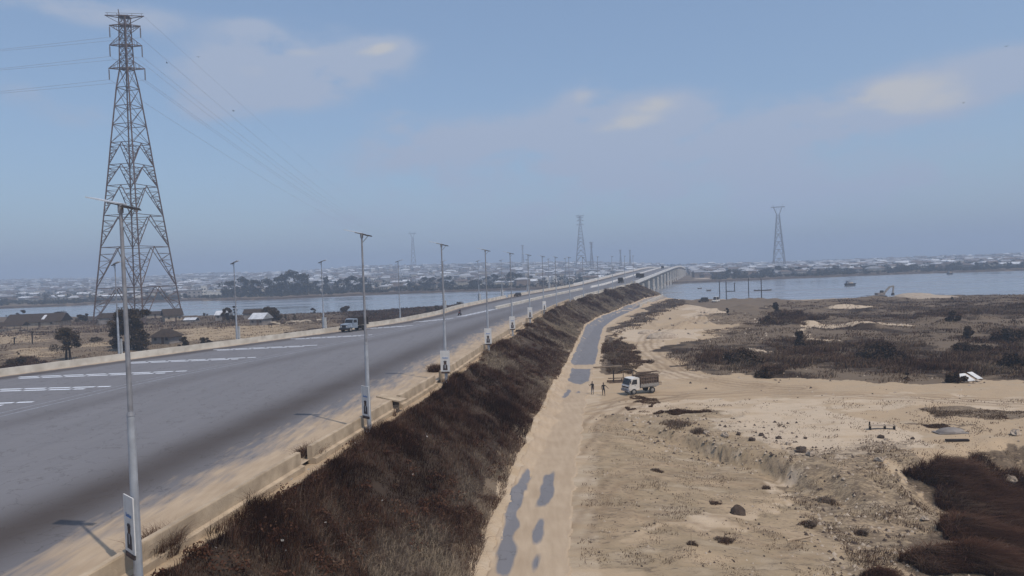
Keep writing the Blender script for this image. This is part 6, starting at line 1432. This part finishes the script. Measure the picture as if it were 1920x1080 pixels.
for ls, lab, grp in ((LH_, 'small hazy metal roofed house in the town across the river left of the bridge', 'houses of the hazy left hand town'), (RH_, 'small hazy metal roofed house in the town across the river right of the bridge', 'houses of the hazy right hand town')):
    for X_, Y_, a_, v_ in ls:
        tag(link('house', HM[v_], None, (X_, Y_, H1(X_, Y_)), a_), lab, 'house', grp)
big = MB()
for X_, Y_, a_, v_ in spread(2600, (-60, 1245), (1150, 2900), 8, 1.0, 13) + spread(900, (1285, 2000), (1050, 2000), 9, 1.3, 13):
    rr_ = random.Random(int(X_ * 7 + Y_)); T = Matrix.Translation((X_, Y_, H1(X_, Y_))) @ Matrix.Rotation(a_, 4, 'Z')
    house_geo(big, rr_.uniform(8, 20), rr_.uniform(8, 13), rr_.choice((3.2, 3.6, 4, 6.5, 7)), rr_.uniform(1.2, 2.6), rr_.randrange(4), 4 + rr_.choice((0, 1, 2, 2, 3, 3)), T, rr_.choice((0, .4)))
tag(big.build('distant_houses', WALLS + ROOFS), kind='stuff')
rg4 = np.random.default_rng(77); n = 2600; Yt = rg4.uniform(800, 2700, n); pxt = rg4.uniform(-40, 1960, n); Xt = (pxt - 960) / FPX * Yt
ok = (Yt > FSf(Xt) + 25) & ~((Xt > XL(np.minimum(Yt, 1400)) - 14) & (Xt < XR(np.minimum(Yt, 1400)) + 14)); Xt, Yt = Xt[ok], Yt[ok]
C = np.stack([Xt, Yt, height(Xt, Yt) + 3.0], 1); V, F, tn = leaf_cloud(C, rg4.uniform(2.5, 6, len(Xt)), len(Xt) * 30, 1.5, rg4, .8)
tag(link('distant_trees', make_mesh('distant_trees', V, F, [M_leafg], tone=tn)), kind='stuff')
# named large buildings
def block(px, pyb, Y, parts, label, name='building', cat='building', rz=.2):
    v = PD(px, pyb, Y); r = empty(name, (v.x, Y, H1(v.x, Y)), rz, label, cat); k = Y / FPX
    for (ox, w, d_, h, wm, rm) in parts:
        mb = MB(); mb.box((ox * k, 0, h * k / 2 - .5), (w * k, d_ * k, h * k + 1)); mb.build('wall', wm, r)
        mb = MB(); mb.box((ox * k, 0, h * k + .25), (w * k + .6, d_ * k + .6, .5)); mb.build('roof', rm, r)
        nf = max(1, int(h * k / 3.3)); nw = max(2, int(w * k / 4)); m2 = MB()
        for f in range(nf):
            for c in range(nw): m2.box((ox * k + (c + .5 - nw / 2) * w * k / nw, -d_ * k / 2 - .03, 1.9 + f * 3.2), (1.5, .12, 1.3))
        m2.build('windows', M_glass, r)
    return r
block(366, 550, 720, [(0, 24, 14, 14, WALLS[1], ROOFS[3])], 'grey brown curved office block on the far bank left of the white tower')
block(383, 550, 725, [(0, 9, 10, 22, WALLS[2], ROOFS[0]), (10, 10, 8, 12, WALLS[2], ROOFS[0]), (22, 16, 8, 10, WALLS[2], ROOFS[0]), (-6, 8, 8, 8, WALLS[2], ROOFS[0])], 'stepped white building with a tower on the far bank, brightest of that bank')
block(343, 552, 730, [(0, 6, 6, 8, WALLS[2], ROOFS[0]), (9, 10, 7, 6, WALLS[0], ROOFS[1])], 'small white building left of the grey brown office block')
block(699, 545, 770, [(0, 6, 6, 8, WALLS[2], ROOFS[0])], 'small white cube building right of the second near lamp across the river')
block(728, 545, 800, [(0, 20, 8, 5, WALLS[3], ROOFS[1])], 'long dark fronted shed across the river left of the fork topped pylon')
block(858, 545, 800, [(0, 26, 9, 6, WALLS[2], ROOFS[0])], 'long white warehouse across the river between third and fourth near lamps')
block(993, 545, 830, [(0, 24, 9, 8, WALLS[2], ROOFS[0]), (22, 16, 9, 6, WALLS[3], ROOFS[3])], 'white and brown warehouse across the river left of the silos')
block(905, 545, 800, [(0, 20, 9, 6, WALLS[2], ROOFS[0])], 'white warehouse right behind the fourth near lamp')
block(1112, 530, 900, [(0, 16, 9, 7, WALLS[2], ROOFS[0]), (-36, 40, 9, 4, WALLS[0], ROOFS[0])], 'long pale factory across the river beside the road above the median')
block(985, 538, 860, [(0, 40, 10, 10, WALLS[0], ROOFS[1])], 'tall brown factory hall across the river behind the fifth near lamp')
for px, w, lab in ((1024, 11, 'left pale round silo across the river'), (1039, 11, 'right pale round silo across the river')):
    Y = 860; v = PD(px, 545, Y); k = Y / FPX; r = empty('silo', (v.x, Y, H1(v.x, Y)), 0, lab, 'silo', 'silos across the river'); mb = MB(); mb.cyl((0, 0, -1), (0, 0, 11 * k), w * k / 2, w * k / 2, 20); mb.build('drum', WALLS[2], r, smooth=False)
    mb = MB(); mb.cyl((0, 0, 11 * k), (0, 0, 13 * k), w * k / 2 + .2, .4, 20); mb.build('cone_roof', ROOFS[1], r)
for px, Y, lab in ((1305, 860, 'pale sand heap by the far end of the bridge, lower one'), (1318, 980, 'bright long roofed shed right of the bridge crest')):
    pass
# pale sand bars by the far bridge foot
for px, py, w, h, lab in ((1318, 523, 36, 1.4, 'pale sand heap on the far bank right of the bridge foot'), (1311, 511, 22, 1.6, 'bright sand heap on the far bank beyond the bridge foot')):
    heap(px, py, w, h, lab, seed=px)
# birds, a few specks in the sky
for px, py, Y, lab in ((372, 107, 150, 'tiny dark bird in the sky right of the huge pylon'), (313, 118, 160, 'tiny dark bird close to the wires right of the huge pylon'), (438, 208, 150, 'tiny dark bird below the left cloud'), (1887, 87, 140, 'tiny dark bird near the right edge of the sky'), (1806, 193, 150, 'tiny dark bird below the right cloud')):
    p_ = PD(px, py, Y); r = empty('bird', p_, random.uniform(0, 6), lab, 'bird', 'birds in the sky'); mb = MB(); mb.blob((0, 0, 0), (.22, .07, .07), 1, 8, 6, .02)
    mb.build('body', M_dark, r)
    for s in (-1, 1): mb = MB(); mb.raw([(.08, 0, .02), (-.10, 0, .02), (-.12, s * .4, .14), (-.02, s * .42, .15)], [(0, 1, 2, 3), (3, 2, 1, 0)]); mb.build('wing', M_dark, r)
# ------------------------------------------------------------------ haze: a flat slab of dusty river air
mb = MB(); mb.box((0, 3000, 70.0), (10380, 6780, 156.0))
hazeo = mb.build('haze', bpy.data.materials.new('haze')); tag(hazeo, kind='stuff')
hm = hazeo.data.materials[0]; hm.use_nodes = True; ht = hm.node_tree
for n in list(ht.nodes):
    if n.type == 'BSDF_PRINCIPLED': ht.nodes.remove(n)
pv = ht.nodes.new('ShaderNodeVolumePrincipled'); pv.inputs['Density'].default_value = 0.0005; pv.inputs['Color'].default_value = (.56, .68, .86, 1); pv.inputs['Anisotropy'].default_value = 0.0
ht.links.new(pv.outputs[0], [n for n in ht.nodes if n.type == 'OUTPUT_MATERIAL'][0].inputs['Volume'])
